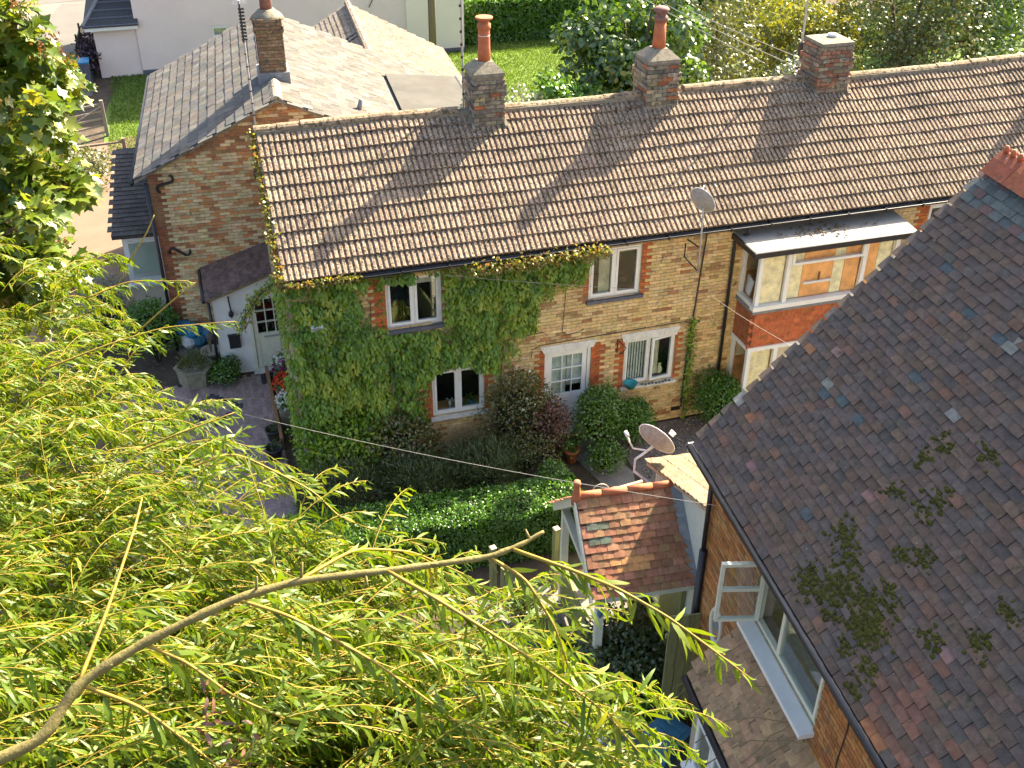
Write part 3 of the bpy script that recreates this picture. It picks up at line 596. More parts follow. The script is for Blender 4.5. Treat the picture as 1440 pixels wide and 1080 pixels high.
# rooms behind the bay
MB().box(9.6, 12.45, .9, .95, 3.0, 4.36).build('interior', 'cream_interior', bay); MB().box(9.46, 12.58, -.66, 1.0, 2.992, 3.03).build('floor', 'warm_interior', bay)
MB().box(9.56, 9.6, .27, .9, 3.03, 4.36).build('interior', 'cream_interior', bay); MB().box(12.45, 12.5, .27, .9, 3.03, 4.36).build('interior', 'warm_interior', bay)
for k_, (a_, b_, m_) in enumerate(((10.13, 10.46, 'cream_interior'), (10.47, 11.18, 'warm_interior'), (11.19, 11.44, 'cream_interior'), (11.45, 11.80, 'warm_interior'), (11.93, 12.22, 'warm_interior'), (12.23, 12.54, 'cream_interior'))):
    MB().box(a_, b_, -.665-.004*k_, -.63, 3.1, 4.26).build('bright_panel', m_, bay)  # coloured panels added close behind the glass to brighten the bay panes
MB().box(10.5, 11.15, -.735, -.69, 3.42, 3.47).build('table', 'white_paint', bay); MB().lathe([(.02, 0), (.025, .09), (.02, .18)], (10.86, -.71, 3.475), 16).build('ornament', 'wood_edge', bay, True)
drape(9.50, 10.0, 3.1, 4.28, -.70, 10, .012).build('curtain', 'cream_interior', bay, True); drape(9.5, 10.0, .7, 1.96, -.68, 10, .02).build('curtain', 'cream_interior', bay, True); drape(10.13, 11.0, .7, 1.96, -.64, 14, .02).build('curtain', 'blind', bay, True)
MB().box(9.6, 12.45, 1.2, 1.25, .1, 2.06).build('interior', 'cream_interior', bay); MB().box(9.45, 12.6, -.68, 1.2, .56, .6).build('floor', 'warm_interior', bay)
for i in range(3): MB().rbox((9.55+.03*i, -.25+.12*i, 3.25), (.03, .1, .34), Matrix.Rotation(.2, 3, 'Y')).build('book', 'white_paint', bay)
# ------------------------------------------------------------------ chimneys
def chimney(parent, x0, x1, y0, y1, z0, z1, cols, band, cap=True, potx=None, pot=None, ch=.24):
    c = MB().box(x0+.012, x1-.012, y0+.012, y1-.012, z0, z1).build('chimney', 'cement', parent); ms = []; cs = []; n = int((z1-z0)/.082)
    for k in range(n):
        z = z0+.041+k*.082; g = .035 if k in band else 0.0
        for (L, org, rz) in ((x1-x0, (x0, y0), 0), (y1-y0, (x0, y1), -math.pi/2), (y1-y0, (x1, y0), math.pi/2), (x1-x0, (x1, y1), math.pi)):
            u = -(.12 if k % 2 else 0)-g; ux = Matrix.Rotation(rz, 4, 'Z')
            while u < L+g-.04:
                a, b = max(u, -g)+.005, min(u+.235, L+g)-.005; u += .235
                if b-a < .04: continue
                ms.append(Matrix.Translation((org[0], org[1], z)) @ ux @ Matrix.Translation(((a+b)/2, .03-g+random.uniform(-.006, .006), 0)) @ Matrix.Diagonal(((b-a)/.215, 3.2, 1.13, 1))); cs.append(vary(random.choices(cols[0], cols[1])[0], .25, .06))
    lay(c, 'brick', 'brickwork', BRK, ms, cs, 'old_brick', I4, 300)
    if cap:
        xm, ym = (x0+x1)/2 if potx is None else potx, (y0+y1)/2; v = [(x0-.01, y0-.01, z1), (x1+.01, y0-.01, z1), (x1+.01, y1+.01, z1), (x0-.01, y1+.01, z1)]; q = .15
        v += [(x0, y0, z1+.06), (x1, y0, z1+.06), (x1, y1, z1+.06), (x0, y1, z1+.06), (xm-q, ym-q, z1+ch), (xm+q, ym-q, z1+ch), (xm+q, ym+q, z1+ch), (xm-q, ym+q, z1+ch)]
        MB().add(v, [(0, 1, 5, 4), (1, 2, 6, 5), (2, 3, 7, 6), (3, 0, 4, 7), (4, 5, 9, 8), (5, 6, 10, 9), (6, 7, 11, 10), (7, 4, 8, 11), (8, 9, 10, 11), (3, 2, 1, 0)]).build('flaunching', 'cement', c)
        if pot:
            z = z1+.18
            if pot == 'flare':
                p = MB().lathe([(.13, 0), (.12, .3), (.115, .62), (.115, .66), (.135, .68), (.135, .76), (.10, .78), (.10, .82)], (xm, ym, z), 22).build('chimney_pot', 'terracotta', c, True)
                MB().lathe([(.10, .82), (.17, .86), (.175, .89), (.16, .90), (.05, .875)], (xm, ym, z), 22).build('pot_cowl', 'terracotta', p, True); MB().lathe([(.1165, .54), (.1195, .545), (.1165, .55)], (xm, ym, z), 22).build('pot_ring', 'white_paint', p, True)
            else:
                p = MB().lathe([(.145, 0), (.125, .35), (.115, .60)], (xm, ym, z), 22).build('chimney_pot', 'terracotta', c, True)
                MB().lathe([(.14, .60), (.145, .68), (.11, .70), (.10, .74), (.10, .78), (.16, .79), (.165, .83), (.12, .87), (.03, .88)], (xm, ym, z), 22).build('pot_cowl', 'terracotta_dark', p, True)
    fl = MB(); s = (RZ-EZ)/(RYY-EY)
    for xx in (x0-.05, x1-.01): fl.add([(xx, y0-.08, RZ+(y0-.08-RYY)*s+.05), (xx+.06, y0-.08, RZ+(y0-.08-RYY)*s+.05), (xx+.06, RYY, RZ+.06), (xx, RYY, RZ+.06), (xx, y0-.08, RZ-.3), (xx+.06, y0-.08, RZ-.3), (xx+.06, RYY, RZ-.2), (xx, RYY, RZ-.2)], [(0, 1, 2, 3), (0, 4, 5, 1), (0, 3, 7, 4), (1, 5, 6, 2)])
    fl.build('flashing', 'cement', c); return c
GREYB = ([(.26, .22, .16), (.20, .17, .13), (.33, .27, .18), (.34, .13, .06), (.15, .13, .11)], [4, 3, 3, 1.6, 2])
REDDB = ([(.27, .13, .08), (.24, .19, .14), (.32, .15, .085), (.20, .16, .12), (.30, .24, .17)], [2.4, 3, 1.6, 2, 2])
chimney(ivyc, 4.18, 4.82, 2.14, 2.84, 6.15, 7.45, GREYB, (11, 12, 13), pot='flare')
chimney(ivyc, 7.90, 8.62, 2.14, 2.86, 6.15, 7.42, GREYB, (11, 12), pot='hood')
c3 = chimney(bayc, 11.92, 12.70, 2.12, 2.88, 6.15, 7.48, REDDB, (6, 7, 10, 11, 12), ch=.10)
MB().lathe([(.10, 0), (.10, .14), (.11, .15), (.11, .18), (.02, .19)], (12.36, 2.5, 7.46), 16).build('vent_cowl', 'white_plastic', c3, True)
chimney(bayc, 18.7, 19.4, 2.14, 2.84, 6.15, 7.42, GREYB, (11, 12), pot='hood')
# ------------------------------------------------------------------ slate roofed house behind the cottages
LA = -.065557
lh = root('slate_house', 'red and buff brick gabled house with a slate roof and a chimney on its ridge', 'house', (-2.38, 6.16, 0), LA); WL = Matrix.Translation((-2.38, 6.16, 0)) @ Matrix.Rotation(LA, 4, 'Z')
LW, LR, LE, LZ, LLEN = 6.9, 3.05, 4.72, 6.22, 8.0   # width, ridge x, eave z, ridge z, length
RS = .45; RE = LZ-(LW-LR)*RS
mb = MB(); mb.prism([(0, .004, 0), (LW, .004, 0), (LW, .004, RE-.06), (LR, .004, LZ-.08), (0, .004, LE-.06)], (0, LLEN-.1, 0)); lw = mb.build('wall', 'mortar', lh)
def lcol(u, z, k):
    if u < .24 and (u < .12 or k % 2): return vary((.30, .11, .05), .2, .1)
    if z > 5.0 and random.random() < .6: return vary((.34, .17, .08), .2, .08)
    r = random.random(); return vary((.68, .53, .29) if r < .50 else (.58, .42, .21) if r < .66 else (.58, .27, .11) if r < .93 else (.40, .18, .09), .18, .06)
brickwork(lw, WL, I4, LW, LZ, [], lcol, lambda u, z: z < (LE-.10+(LZ-LE)*u/LR if u < LR else LZ-.1-(u-LR)*RS), lambda p: .0 < p.x < 2.7 and p.z > 2.2)
lroof = MB(); ov = -.12
lroof.add([(-.28, ov, LE-.14), (LR, ov, LZ), (LR, LLEN, LZ), (-.28, LLEN, LE-.14), (LW+.9, ov, LZ-(LW+.9-LR)*RS), (LW+.9, LLEN, LZ-(LW+.9-LR)*RS)], [(0, 1, 2, 3), (1, 4, 5, 2)])
v0 = np.array(lroof.v); lroof.add(v0+np.array((0, 0, -.05)), [(3, 2, 1, 0), (2, 5, 4, 1)]); lroof.add([lroof.v[i] for i in (0, 1, 7, 6)], [(0, 3, 2, 1)]); lroof.add([lroof.v[i] for i in (1, 4, 10, 7)], [(0, 3, 2, 1)])
lr = lroof.build('roof', 'slate', lh); lr.color = (.16, .155, .15, 1)
SL = [tiltbox(.29, .36, .008, .020), tiltbox(.288, .36, .008, .026), tiltbox(.29, .36, .010, .022)]
up_l = Vector((LR+.28, 0, LZ-LE+.14)); sl_l = up_l.length
slope_tiles(lr, WL, SL, (-.28, LLEN, LE-.135), (0, -1, 0), up_l, 28, int(sl_l/.24), .29, .243, lambda a, s, i, j: vary(random.choice([(.115, .108, .10), (.138, .129, .118), (.13, .115, .10), (.10, .098, .096)]), .16), 'slate', 'slate', 'slates', 300, .5, .005, keep=lambda a, s: -.1 < a < 8.0, lift=.012)
up_r = Vector((LR-LW-.9, 0, (LW+.9-LR)*RS)); sl_r = up_r.length
slope_tiles(lr, WL, SL, (LW+.9, ov, LZ-(LW+.9-LR)*RS+.005), (0, 1, 0), up_r, 28, int(sl_r/.24), .29, .243, lambda a, s, i, j: vary(random.choice([(.115, .109, .099), (.128, .12, .108), (.095, .09, .082), (.11, .098, .083)]), .14), 'slate', 'slate', 'slates', 300, .5, .006, keep=lambda a, s: a < 8.0 and not (s < sl_r*.345 and a < 5.55), lift=.012)
ms = []; cs = []
rgt = [(np.array([(x_, y_, z_) for y_ in (0, .44) for x_, z_ in ((-.16, -.07), (-.06, .02), (0, .045), (.06, .02), (.16, -.08))]), [(i, i+5, i+6, i+1) for i in range(4)]+[(0, 1, 2, 3, 4), (9, 8, 7, 6, 5)])]
for i in range(18):
    if not 1.2 < ov+i*.45 < 2.3: ms.append(Matrix.Translation((LR, ov+i*.45, LZ+.02))); cs.append(vary((.40, .36, .30), .12))
lay(lr, 'ridge_tile', 'ridge_tiles', rgt, ms, cs, 'ridge_clay', WL, 300)
MB().tube([(-.34, ov, LE-.2), (-.34, LLEN, LE-.2)], .055, 10).build('gutter', 'black_plastic', lh, True)
MB().tube([(-.05, -.06, LE-.25), (-.05, -.06, .1)], .04, 10).build('downpipe', 'black_plastic', lh, True)
MB().prism([(-.28, ov-.012, LE-.15), (LR, ov-.012, LZ-.01), (LR, ov-.012, LZ-.07), (-.28, ov-.012, LE-.21)], (0, .01, 0)).build('verge', 'cement', lr); MB().prism([(LR, ov-.012, LZ-.01), (LW+.9, ov-.012, LZ-(LW+.9-LR)*RS-.01), (LW+.9, ov-.012, LZ-(LW+.9-LR)*RS-.07), (LR, ov-.012, LZ-.07)], (0, .01, 0)).build('verge', 'cement', lr)
def anchor(x, z, a):
    p = [(x+.22*math.cos(a)*t-math.sin(a)*q, -.04, z+.22*math.sin(a)*t+math.cos(a)*q) for t, q in ((-1, -.06), (-1.08, -.0), (-.9, .07), (-.6, .08), (-.25, .03), (.25, -.03), (.6, -.08), (.9, -.07), (1.08, 0), (1, .06))]
    MB().tube(p, .03, 8).build('wall_anchor', 'black_iron', lh, True)
anchor(.36, 4.42, .75); anchor(.42, 2.72, -.15)
MB().box(4.86, 5.0, 1.0, 1.2, 5.2, 5.6)
vp = MB().tube([(4.95, 1.3, 5.30), (5.05, 1.3, 5.62)], .06, 12).build('vent_pipe', 'lead', lr, True)
lc = MB().box(2.78, 3.36, 1.42, 2.1, 5.8, 7.5).build('chimney', 'cement', lh); ms = []; cs = []
for k in range(22):
    z = 5.85+.0375+k*.078; g = .03 if k in (18, 19) else 0
    for (L, org, rz) in ((.6, (2.77, 1.41), 0), (.7, (2.77, 2.11), -math.pi/2), (.7, (3.37, 1.41), math.pi/2), (.6, (3.37, 2.11), math.pi)):
        u = -(.11 if k % 2 else 0)
        while u < L-.04:
            a, b = max(u, -g)+.005, min(u+.225, L+g)-.005; u += .225
            if b-a > .04: ms.append(Matrix.Translation((org[0], org[1], z)) @ Matrix.Rotation(rz, 4, 'Z') @ Matrix.Translation(((a+b)/2, .004-g, 0)) @ Matrix.Diagonal(((b-a)/.215, 1.2, 1.04, 1))); cs.append(vary((.23, .15, .085), .2, .06))
lay(lc, 'brick', 'brickwork', BRK, ms, cs, 'old_brick', WL, 300)
MB().lathe([(.40, 0), (.33, .1), (.2, .2), (.18, .22)], (3.07, 1.76, 7.5), 12).build('flaunching', 'cement', lc, True); MB().lathe([(.14, .2), (.13, .5), (.15, .55)], (3.07, 1.76, 7.5), 18).build('chimney_pot', 'terracotta_dark', lc, True)
MB().box(2.70, 3.44, 1.36, 2.18, 5.95, 6.36).build('flashing', 'lead', lc)
# felt flat roof and low outbuilding behind it
fb = root('felt_roof_shed', 'low outbuilding with a sloping grey felt roof beside the slate roof', 'shed', (-2.38, 6.16, 0), LA)
MB().box(6.95, 8.0, 1.65, 5.5, 0, 4.6).build('wall', 'mortar', fb); r_ = MB(); r_.add([(6.16, 1.55, 4.92), (8.1, 1.55, 4.72), (8.1, 5.6, 4.72), (6.16, 5.6, 4.92), (6.16, 1.55, 4.82), (8.1, 1.55, 4.62), (8.1, 5.6, 4.62), (6.16, 5.6, 4.82)], [(0, 1, 2, 3), (0, 4, 5, 1), (1, 5, 6, 2), (2, 6, 7, 3), (7, 6, 5, 4), (3, 7, 4, 0)])
fr = r_.build('roof', 'felt', fb); MB().bar((8.13, 1.55, 4.68), (8.13, 5.6, 4.68), .05, .09).build('roof_edge', 'black_plastic', fr)
bn = root('tiled_outbuilding', 'outbuilding with a pinkish tiled pitched roof against the pale rendered wall', 'outbuilding', (-2.38, 6.16, 0), LA); WB = WL
MB().box(4.3, 8.6, 8.3, 15.2, 0, 2.5).build('wall', 'mortar', bn); bz, be = 4.55, 2.75
r_ = MB(); r_.add([(6.2-.1, 8.1, bz), (9.5, 8.1, be), (9.5, 15.4, be), (6.1, 15.4, bz), (3.6, 8.1, 3.1), (3.6, 15.4, 3.1), (6.1, 8.1, bz-.3), (9.5, 8.1, be-.1), (3.6, 8.1, 3.0)], [(0, 1, 2, 3), (4, 0, 3, 5), (0, 6, 7, 1), (4, 8, 6, 0)]); brf = r_.build('roof', 'concrete_tile', bn); brf.color = (.14, .1, .08, 1)
PT = [tiltbox(.24, .27, .012, .026)]
slope_tiles(brf, WB, PT, (9.5, 8.1, be), (0, 1, 0), (-3.4, 0, bz-be), 30, 20, .24, .19, lambda a, s, i, j: vary(random.choice([(.17, .125, .10), (.19, .14, .11), (.15, .115, .09)]), .2), 'concrete_tile', 'roof_tile', 'roof_tiles', 0, .5, .006, lift=.006)
slope_tiles(brf, WB, PT, (3.6, 15.3, 3.1), (0, -1, 0), (2.5, 0, bz-3.1), 30, 15, .24, .19, lambda a, s, i, j: vary((.25, .21, .17), .2), 'concrete_tile', 'roof_tile', 'roof_tiles', 0, .5, .006, lift=.006)
for x, yy in ((4.4, 0), (5.2, 0)): MB().bar((3.7, 9.0+x*.5, 3.2), (6.0, 9.0+x*.5, 4.53), .10, .04).build('batten', 'black_plastic', brf)
MB().tube([(6.1, 8.1, bz+.02), (6.1, 15.4, bz+.02)], .12, 8).build('ridge', 'ridge_clay', brf).color = (.3, .24, .19, 1)
# side extension of the slate house: dark tiled lean-to with a white window
ex = root('side_extension', 'small side extension with a dark tiled roof and a white framed window', 'extension', (-2.38, 6.16, 0), LA)
MB().box(-1.15, -.12, 2.0, 5.6, 0, 1.0).build('wall', 'cream_render', ex); MB().box(-1.15, -.12, 2.6, 5.6, 1.0, 2.5).build('wall', 'pale_render', ex)
er = MB().add([(-1.3, 1.75, 2.45), (-.1, 1.75, 2.45), (-.1, 5.7, 3.3), (-1.3, 5.7, 3.3), (-1.3, 1.75, 2.37), (-.1, 1.75, 2.37), (-.1, 5.7, 3.2), (-1.3, 5.7, 3.2)], [(0, 1, 2, 3), (0, 4, 5, 1), (3, 7, 4, 0), (7, 6, 5, 4)]).build('roof', 'clay_tile', ex); er.color = (.07, .06, .06, 1)
slope_tiles(er, WL, [tiltbox(.2, .27, .014, .026)], (-1.3, 1.72, 2.46), (1, 0, 0), (0, 3.95, .85), 6, 20, .2, .195, lambda a, s, i, j: vary((.075, .065, .06), .25), 'clay_tile', limit=120, stagger=.5, lift=.004)
wn = window(ex, (-1.12, -.16, 1.0, 2.25), (0, 1), y=2.05, sill='white_paint', t=.09); 
# ------------------------------------------------------------------ white rendered back porch of the end cottage
bp = root('rendered_porch', 'white rough rendered lean-to porch with a half glazed door and mossy tiled roof', 'porch', (0, 0, 0))
PD = (-.66, .32, .02, 2.08); y0 = 4.73
mb = MB(); holed(mb, -1.42, .6, 0, 2.2, y0, y0+.2, [PD]); mb.prism([(-1.42, y0+.004, 2.2), (.6, y0+.004, 2.2), (.6, y0+.004, 2.72), (-1.42, y0+.004, 2.12)], (0, .19, 0)); mb.box(-1.42, -1.22, y0+.2, 6.3, 0, 2.1); mb.build('wall', 'white_render', bp)
r_ = MB(); r_.add([(-1.56, y0-.1, 2.12), (.6, y0-.1, 2.84), (.6, 6.35, 2.95), (-1.56, 6.35, 2.25), (-1.56, y0-.1, 2.03), (.6, y0-.1, 2.75), (.6, 6.35, 2.86), (-1.56, 6.35, 2.16)], [(0, 1, 2, 3), (0, 4, 5, 1), (3, 7, 4, 0), (7, 6, 5, 4)]); pr = r_.build('roof', 'clay_tile', bp); pr.color = (.11, .08, .065, 1)
slope_tiles(pr, I4, [tiltbox(.16, .17, .012, .022), tiltbox(.16, .17, .012, .028)], (-1.56, 6.3, 2.245), (0, -1, -.08), (2.16, 0, .72), 10, 20, .16, .11, lambda a, s, i, j: vary((.15, .10, .085), .3), 'clay_tile', limit=180, stagger=.5, lift=.004)
MB().bar((-1.5, y0-.12, 2.09), (.6, y0-.12, 2.79), .03, .07).build('verge_board', 'timber', bp)
MB().tube([(-1.3, 6.28, 2.45), (-.4, 6.26, 2.74), (.5, 6.24, 3.05)], .07, 8).build('flashing', 'lead', bp, True)
MB().tube([(-1.5, y0-.06, 2.1), (-1.5, y0-.06, .05)], .035, 8).build('downpipe', 'black_plastic', bp, True); MB().tube([(-1.6, y0-.1, 2.08), (-1.6, 6.3, 2.18)], .05, 8).build('gutter', 'black_plastic', bp, True)
d = MB(); a, b = PD[0], PD[1]; d.box(a, a+.07, y0-.02, y0+.1, .02, 2.08); d.box(b-.07, b, y0-.02, y0+.1, .02, 2.08); d.box(a+.07, b-.07, y0-.02, y0+.1, 2.0, 2.08); df = d.build('door', 'cream_paint', bp)
lf = MB(); a += .08; b -= .08; lf.box(a, a+.1, y0+.02, y0+.07, .04, 1.99); lf.box(b-.1, b, y0+.02, y0+.07, .04, 1.99); lf.box(a+.1, b-.1, y0+.02, y0+.07, 1.89, 1.99); lf.box(a+.1, b-.1, y0+.02, y0+.07, .84, 1.0); lf.box(a+.1, b-.1, y0+.035, y0+.06, .04, .84); lf.build('door_leaf', 'cream_paint', df)
for i in (1, 2): MB().box(a+.1+(b-a-.2)*i/3-.012, a+.1+(b-a-.2)*i/3+.012, y0+.015, y0+.068, 1.0, 1.89).build('glazing_bar', 'cream_paint', df); MB().box(a+.1, b-.1, y0+.016, y0+.067, 1.0+.89*i/3-.012, 1.0+.89*i/3+.012).build('glazing_bar', 'cream_paint', df)
MB().box(a+.1, b-.1, y0+.045, y0+.05, 1.0, 1.89).build('pane', 'glass', df); MB().box(a+.22, b-.22, y0-.0, y0+.02, .88, .92).build('letter_plate', 'galvanised', df)
room(bp, (PD[0], PD[1], .3, 2.08), y0+.21, 1.0, grow=.1); MB().box(PD[0]-.05, PD[1]+.05, y0-.16, y0-.002, 0, .06).build('door_step', 'old_white', bp)
MB().lathe([(.02, 0), (.07, .03), (.075, .09), (.03, .14)], (-.16, y0-.1, 2.16), 14).build('porch_lamp', 'old_white', bp, True)
wo = root('wall_lantern', 'black metal wind chime hanging on the white porch wall', 'wall ornament', (-1.05, y0-.03, 1.15)); MB().tube([(0, 0, .95), (0, -.05, .9), (.02, -.05, .6), (.0, -.05, .5)], .018, 6).build('rod', 'black_iron', wo); MB().lathe([(.02, 0), (.06, .06), (.05, .14), (.01, .2)], (.01, -.05, .42), 10).build('lantern', 'black_iron', wo, True)
nb = root('post_box', 'dark brown letter box fixed low on the white porch wall', 'letter box', (-1.05, y0-.04, .75)); MB().box(-.13, .13, -.05, .04, 0, .32).build('box', 'black_plastic', nb); MB().box(-.14, .14, -.06, .04, .32, .35).build('lid', 'black_iron', nb)
# ------------------------------------------------------------------ brick house with the big plain tile roof
RA = -.088689; AR = Vector((4.66, -7.43, 0)); WR = Matrix.Translation(AR) @ Matrix.Rotation(RA, 4, 'Z')
rh = root('tiled_house', 'orange brick house with a steep mossy roof of dark plain tiles', 'house', AR, RA)
EH, RH, RX_ = 5.2, 8.95, 3.58; RLEN = 9.6
RW = (1.99, 3.76, 3.78, 4.86)     # along -y, z : upper window
FW_ = Matrix.Translation((.2, 0, 0)) @ Matrix.Rotation(-math.pi/2, 4, 'Z')   # u runs to -y, face looks to -x
mb = MB(); holed(mb, .28, RLEN, 0, 5.05, .004, .26, [RW]); wv = MB(); wv.v = [tuple(FW_ @ Vector(p)) for p in mb.v]; wv.f = mb.f
wv.prism([(.2, -.28, 0), (6.95, -.28, 0), (6.95, -.28, 5.05), (3.58, -.28, 8.6), (.2, -.28, 5.05)], (0, -.25, 0)); wv.box(6.7, 6.95, -RLEN, -.53, 0, 5.05)
rwall = wv.build('wall', 'mortar', rh)
ocol = lambda u, z, k: vary(random.choice([(.40, .17, .055), (.46, .21, .07), (.42, .22, .09), (.34, .14, .05)]), .18, .06)
brickwork(rwall, WR, FW_, RLEN, 5.05, [RW], ocol, None, lambda p: p.z > 2.6 and -6.5 < p.y, 300, u0=.28)
mb = MB(); mb.add([(0, 0, EH-.03), (RX_, 0, RH-.03), (RX_, -RLEN, RH-.03), (0, -RLEN, EH-.03), (7.2, 0, EH-.03), (7.2, -RLEN, EH-.03)], [(0, 3, 2, 1), (1, 2, 5, 4)]); vv = np.array(mb.v)+np.array((0, 0, -.12)); mb.add(vv, [(0, 1, 2, 3), (1, 4, 5, 2)]); mb.add([mb.v[i] for i in (0, 1, 7, 6)], [(0, 1, 2, 3)]); mb.add([mb.v[i] for i in (1, 4, 10, 7)], [(0, 1, 2, 3)]); mb.add([mb.v[i] for i in (0, 3, 9, 6)], [(0, 1, 2, 3)])
rr = mb.build('roof', 'clay_tile', rh); rr.color = (.06, .045, .045, 1)
SPEC = {'b': [(-.97, 1.76), (-1.28, 1.88), (-1.72, 1.88), (-1.86, 2.67), (-.89, 3.9), (-1.57, 3.63), (-2.14, 3.68), (-2.3, .7)], 'w': [(-.81, 1.86), (-2.51, 2.76), (-.01, .9), (-2.48, 3.64)], 'o': [(-.3, 1.98), (-.5, .88), (-5.08, .1), (-4.94, .1)], 'p': [(-.51, 2.22), (-1.14, .47), (-2.75, 1.44), (-4.74, 1.04)]}
SCOL = {'b': (.062, .082, .088), 'w': (.20, .20, .175), 'o': (.27, .12, .055), 'p': (.20, .115, .10)}
def rcol(a, s, i, j):
    for k, L in SPEC.items():
        for (yy, ss) in L:
            if abs(-a-.1-yy) < .10 and abs(s+.06-ss) < .058: return vary(SCOL[k], .1)
    r = random.random()
    if s > 4.6: c = random.choice([(.085, .10, .095), (.11, .12, .11), (.14, .08, .07)])
    else: c = (.108, .074, .058) if r < .36 else (.096, .074, .064) if r < .60 else (.118, .078, .055) if r < .85 else (.082, .068, .060) if r < .965 else (.15, .082, .055)
    if a > 4.6 and s < .8 and random.random() < .4: c = (.17, .082, .055)
    return vary(c, .17, .03)
PL = []
for k in range(3):
    t = .011+.003*k; vv = [(0.003, 0, .006), (.197, 0, .006), (.198, .2, -.012), (.002, .2, -.012), (.003, 0, .006+t), (.1, 0, .010+t), (.197, 0, .006+t), (.198, .2, t-.012), (.1, .2, t-.010), (.002, .2, t-.012)]
    PL.append((np.array(vv), [(0, 1, 6, 5, 4), (4, 5, 8, 9), (5, 6, 7, 8), (1, 2, 7, 6), (0, 4, 9, 3)]))
upR = Vector((RX_, 0, RH-EH)); lenR = upR.length
slope_tiles(rr, WR, PL, (-.03, .0, EH-.02), (0, -1, 0), upR, int(RLEN/.2), int(lenR/.115), .2, .115, rcol, 'clay_tile', stagger=.5, jit=.014, keep=lambda a, s: a > -.12 and a < 9.3, lift=.006)
# ridge of red crested tiles
ms = []; cs = []; t_ = [(np.array([(x_, y_, z_) for y_ in (-.22, .22) for x_, z_ in ((-.24, -.20), (-.1, -.04), (0, .05), (.1, -.04), (.24, -.20), (.03, -.05))]), [(0, 1, 7, 6), (1, 2, 8, 7), (2, 3, 9, 8), (3, 4, 10, 9), (0, 4, 3, 2, 1), (6, 7, 8, 9, 10)])]
for i in range(20): ms.append(Matrix.Translation((RX_, -.2-i*.45, RH+.10))); cs.append(vary((.36, .11, .055), .08))
lay(rr, 'ridge_tile', 'ridge_tiles', t_, ms, cs, 'porch_tile', WR, 300)
for i in range(6):
    for k in range(3): MB().lathe([(.035, 0), (.04, .05), (.02, .09)], (RX_, -.06-i*.45-k*.14, RH+.14), 8).build('ridge_crest', 'terracotta', rr, True)
MB().box(-.02, .1, -.03, .012, EH-.1, EH-.02)
MB().tube([(-.06, .02, EH-.07), (-.06, -RLEN, EH-.07)], .055, 10).build('gutter', 'black_plastic', rh, True)
MB().prism([(0, .004, EH-.03), (RX_, .004, RH-.03), (RX_, .004, RH-.12), (0, .004, EH-.12)], (0, .02, 0)).build('verge', 'cement', rr)
MB().box(-.09, -.0, .025, .045, EH-.16, EH-.02).build('gutter_end', 'old_white', rh)
MB().tube([(.12, -.42, 5.0), (.13, -.42, 3.6)], .035, 10).build('downpipe', 'black_plastic', rh, True); MB().tube([(.13, -.42, 3.6), (.13, -.42, .1)], .055, 10).build('downpipe', 'black_plastic', rh, True)
nU = Vector((-(RH-EH), 0, RX_)).normalized(); upn = upR.normalized()
def onroof(y, s, h=.03): return Vector((0, y, EH-.02))+upn*s+nU*h
MB().tube([onroof(*p) for p in ((-2.55, .5), (-2.72, .67), (-2.84, 1.23), (-3.19, 1.86), (-3.47, 2.23), (-3.75, 2.76), (-4.3, 3.8))], .009, 6).build('roof_cable', 'dark_wire', rr)
MB().tube([onroof(*p) for p in ((-3.72, -.05), (-4.16, 1.11), (-4.41, 2.27), (-4.7, 3.4))], .006, 6).build('roof_cable', 'dark_wire', rr)
# moss cushions
MOSS = [(-3.12, .27, 1.2), (-3.31, .42, 1.3), (-2.87, .95, 1.2), (-3.09, .87, 1.3), (-4.01, .59, 1.7), (-3.92, .62, 1.7), (-4.02, .49, 1.6), (-3.45, .69, 1.3), (-2.87, 1.67, .9), (-2.79, 2.42, 1), (-3.33, 1.76, .9), (-3.31, 1.97, 1), (-3.78, 1.46, 1), (-3.58, 1.31, .9), (-4.02, .25, .8), (-4.43, .33, .9), (-4.9, 1.4, 1.1), (-4.57, 1.02, .9), (-4.85, 1.77, .9), (-3.9, .95, 1.1), (-4.45, .12, .8), (-3.3, 2.64, .9), (-2.75, 2.15, .9), (-3.2, .55, 1.2), (-3.0, .35, 1), (-3.5, .5, 1), (-3.6, .3, .8), (-3.75, .72, 1.2)]
PP = []; NN = []
for (y, s, k) in MOSS:
    m = int(48*k*k)
    for _ in range(m): PP.append((y+random.gauss(0, .085*k), s+random.gauss(0, .06*k), random.uniform(.014, .045)))
for _ in range(9000):      # thin lines of moss along the tile tails
    j = int(random.uniform(0, 36)); y = -random.uniform(.8, 6.5)
    if math.sin(y*2.3+j*.9)+math.sin(y*.9-j*.37)+.5*math.sin(y*7+j) > 1.25: PP.append((y, j*.115+random.gauss(.116, .010), random.uniform(.006, .016)))
dv_ = [(0, 0, 1)]+[(.62*math.cos(a), .62*math.sin(a), .72) for a in np.linspace(0, 6.283, 7)[:-1]]+[(math.cos(a+.5), math.sin(a+.5), 0) for a in np.linspace(0, 6.283, 7)[:-1]]
df_ = [(0, 1+i_, 1+(i_+1) % 6) for i_ in range(6)]+[(1+i_, 7+i_, 1+(i_+1) % 6) for i_ in range(6)]+[(7+i_, 7+(i_+1) % 6, 1+(i_+1) % 6) for i_ in range(6)]
dv_ = np.array(dv_); df_ = np.array(df_); VV = []; FF = []; b_ = 0
for (y, s, r_) in PP:
    q = dv_*np.array((r_*random.uniform(.8, 1.5), r_*random.uniform(.7, 1.1), r_*.65))*rng.uniform(.75, 1.2, (13, 1)); o_ = np.array(onroof(y, s, .034))
    VV.append(o_+np.outer(q[:, 0], (0, 1, 0))+np.outer(q[:, 1], np.array(upn))+np.outer(q[:, 2], np.array(nU))); FF.append(df_+b_); b_ += 13
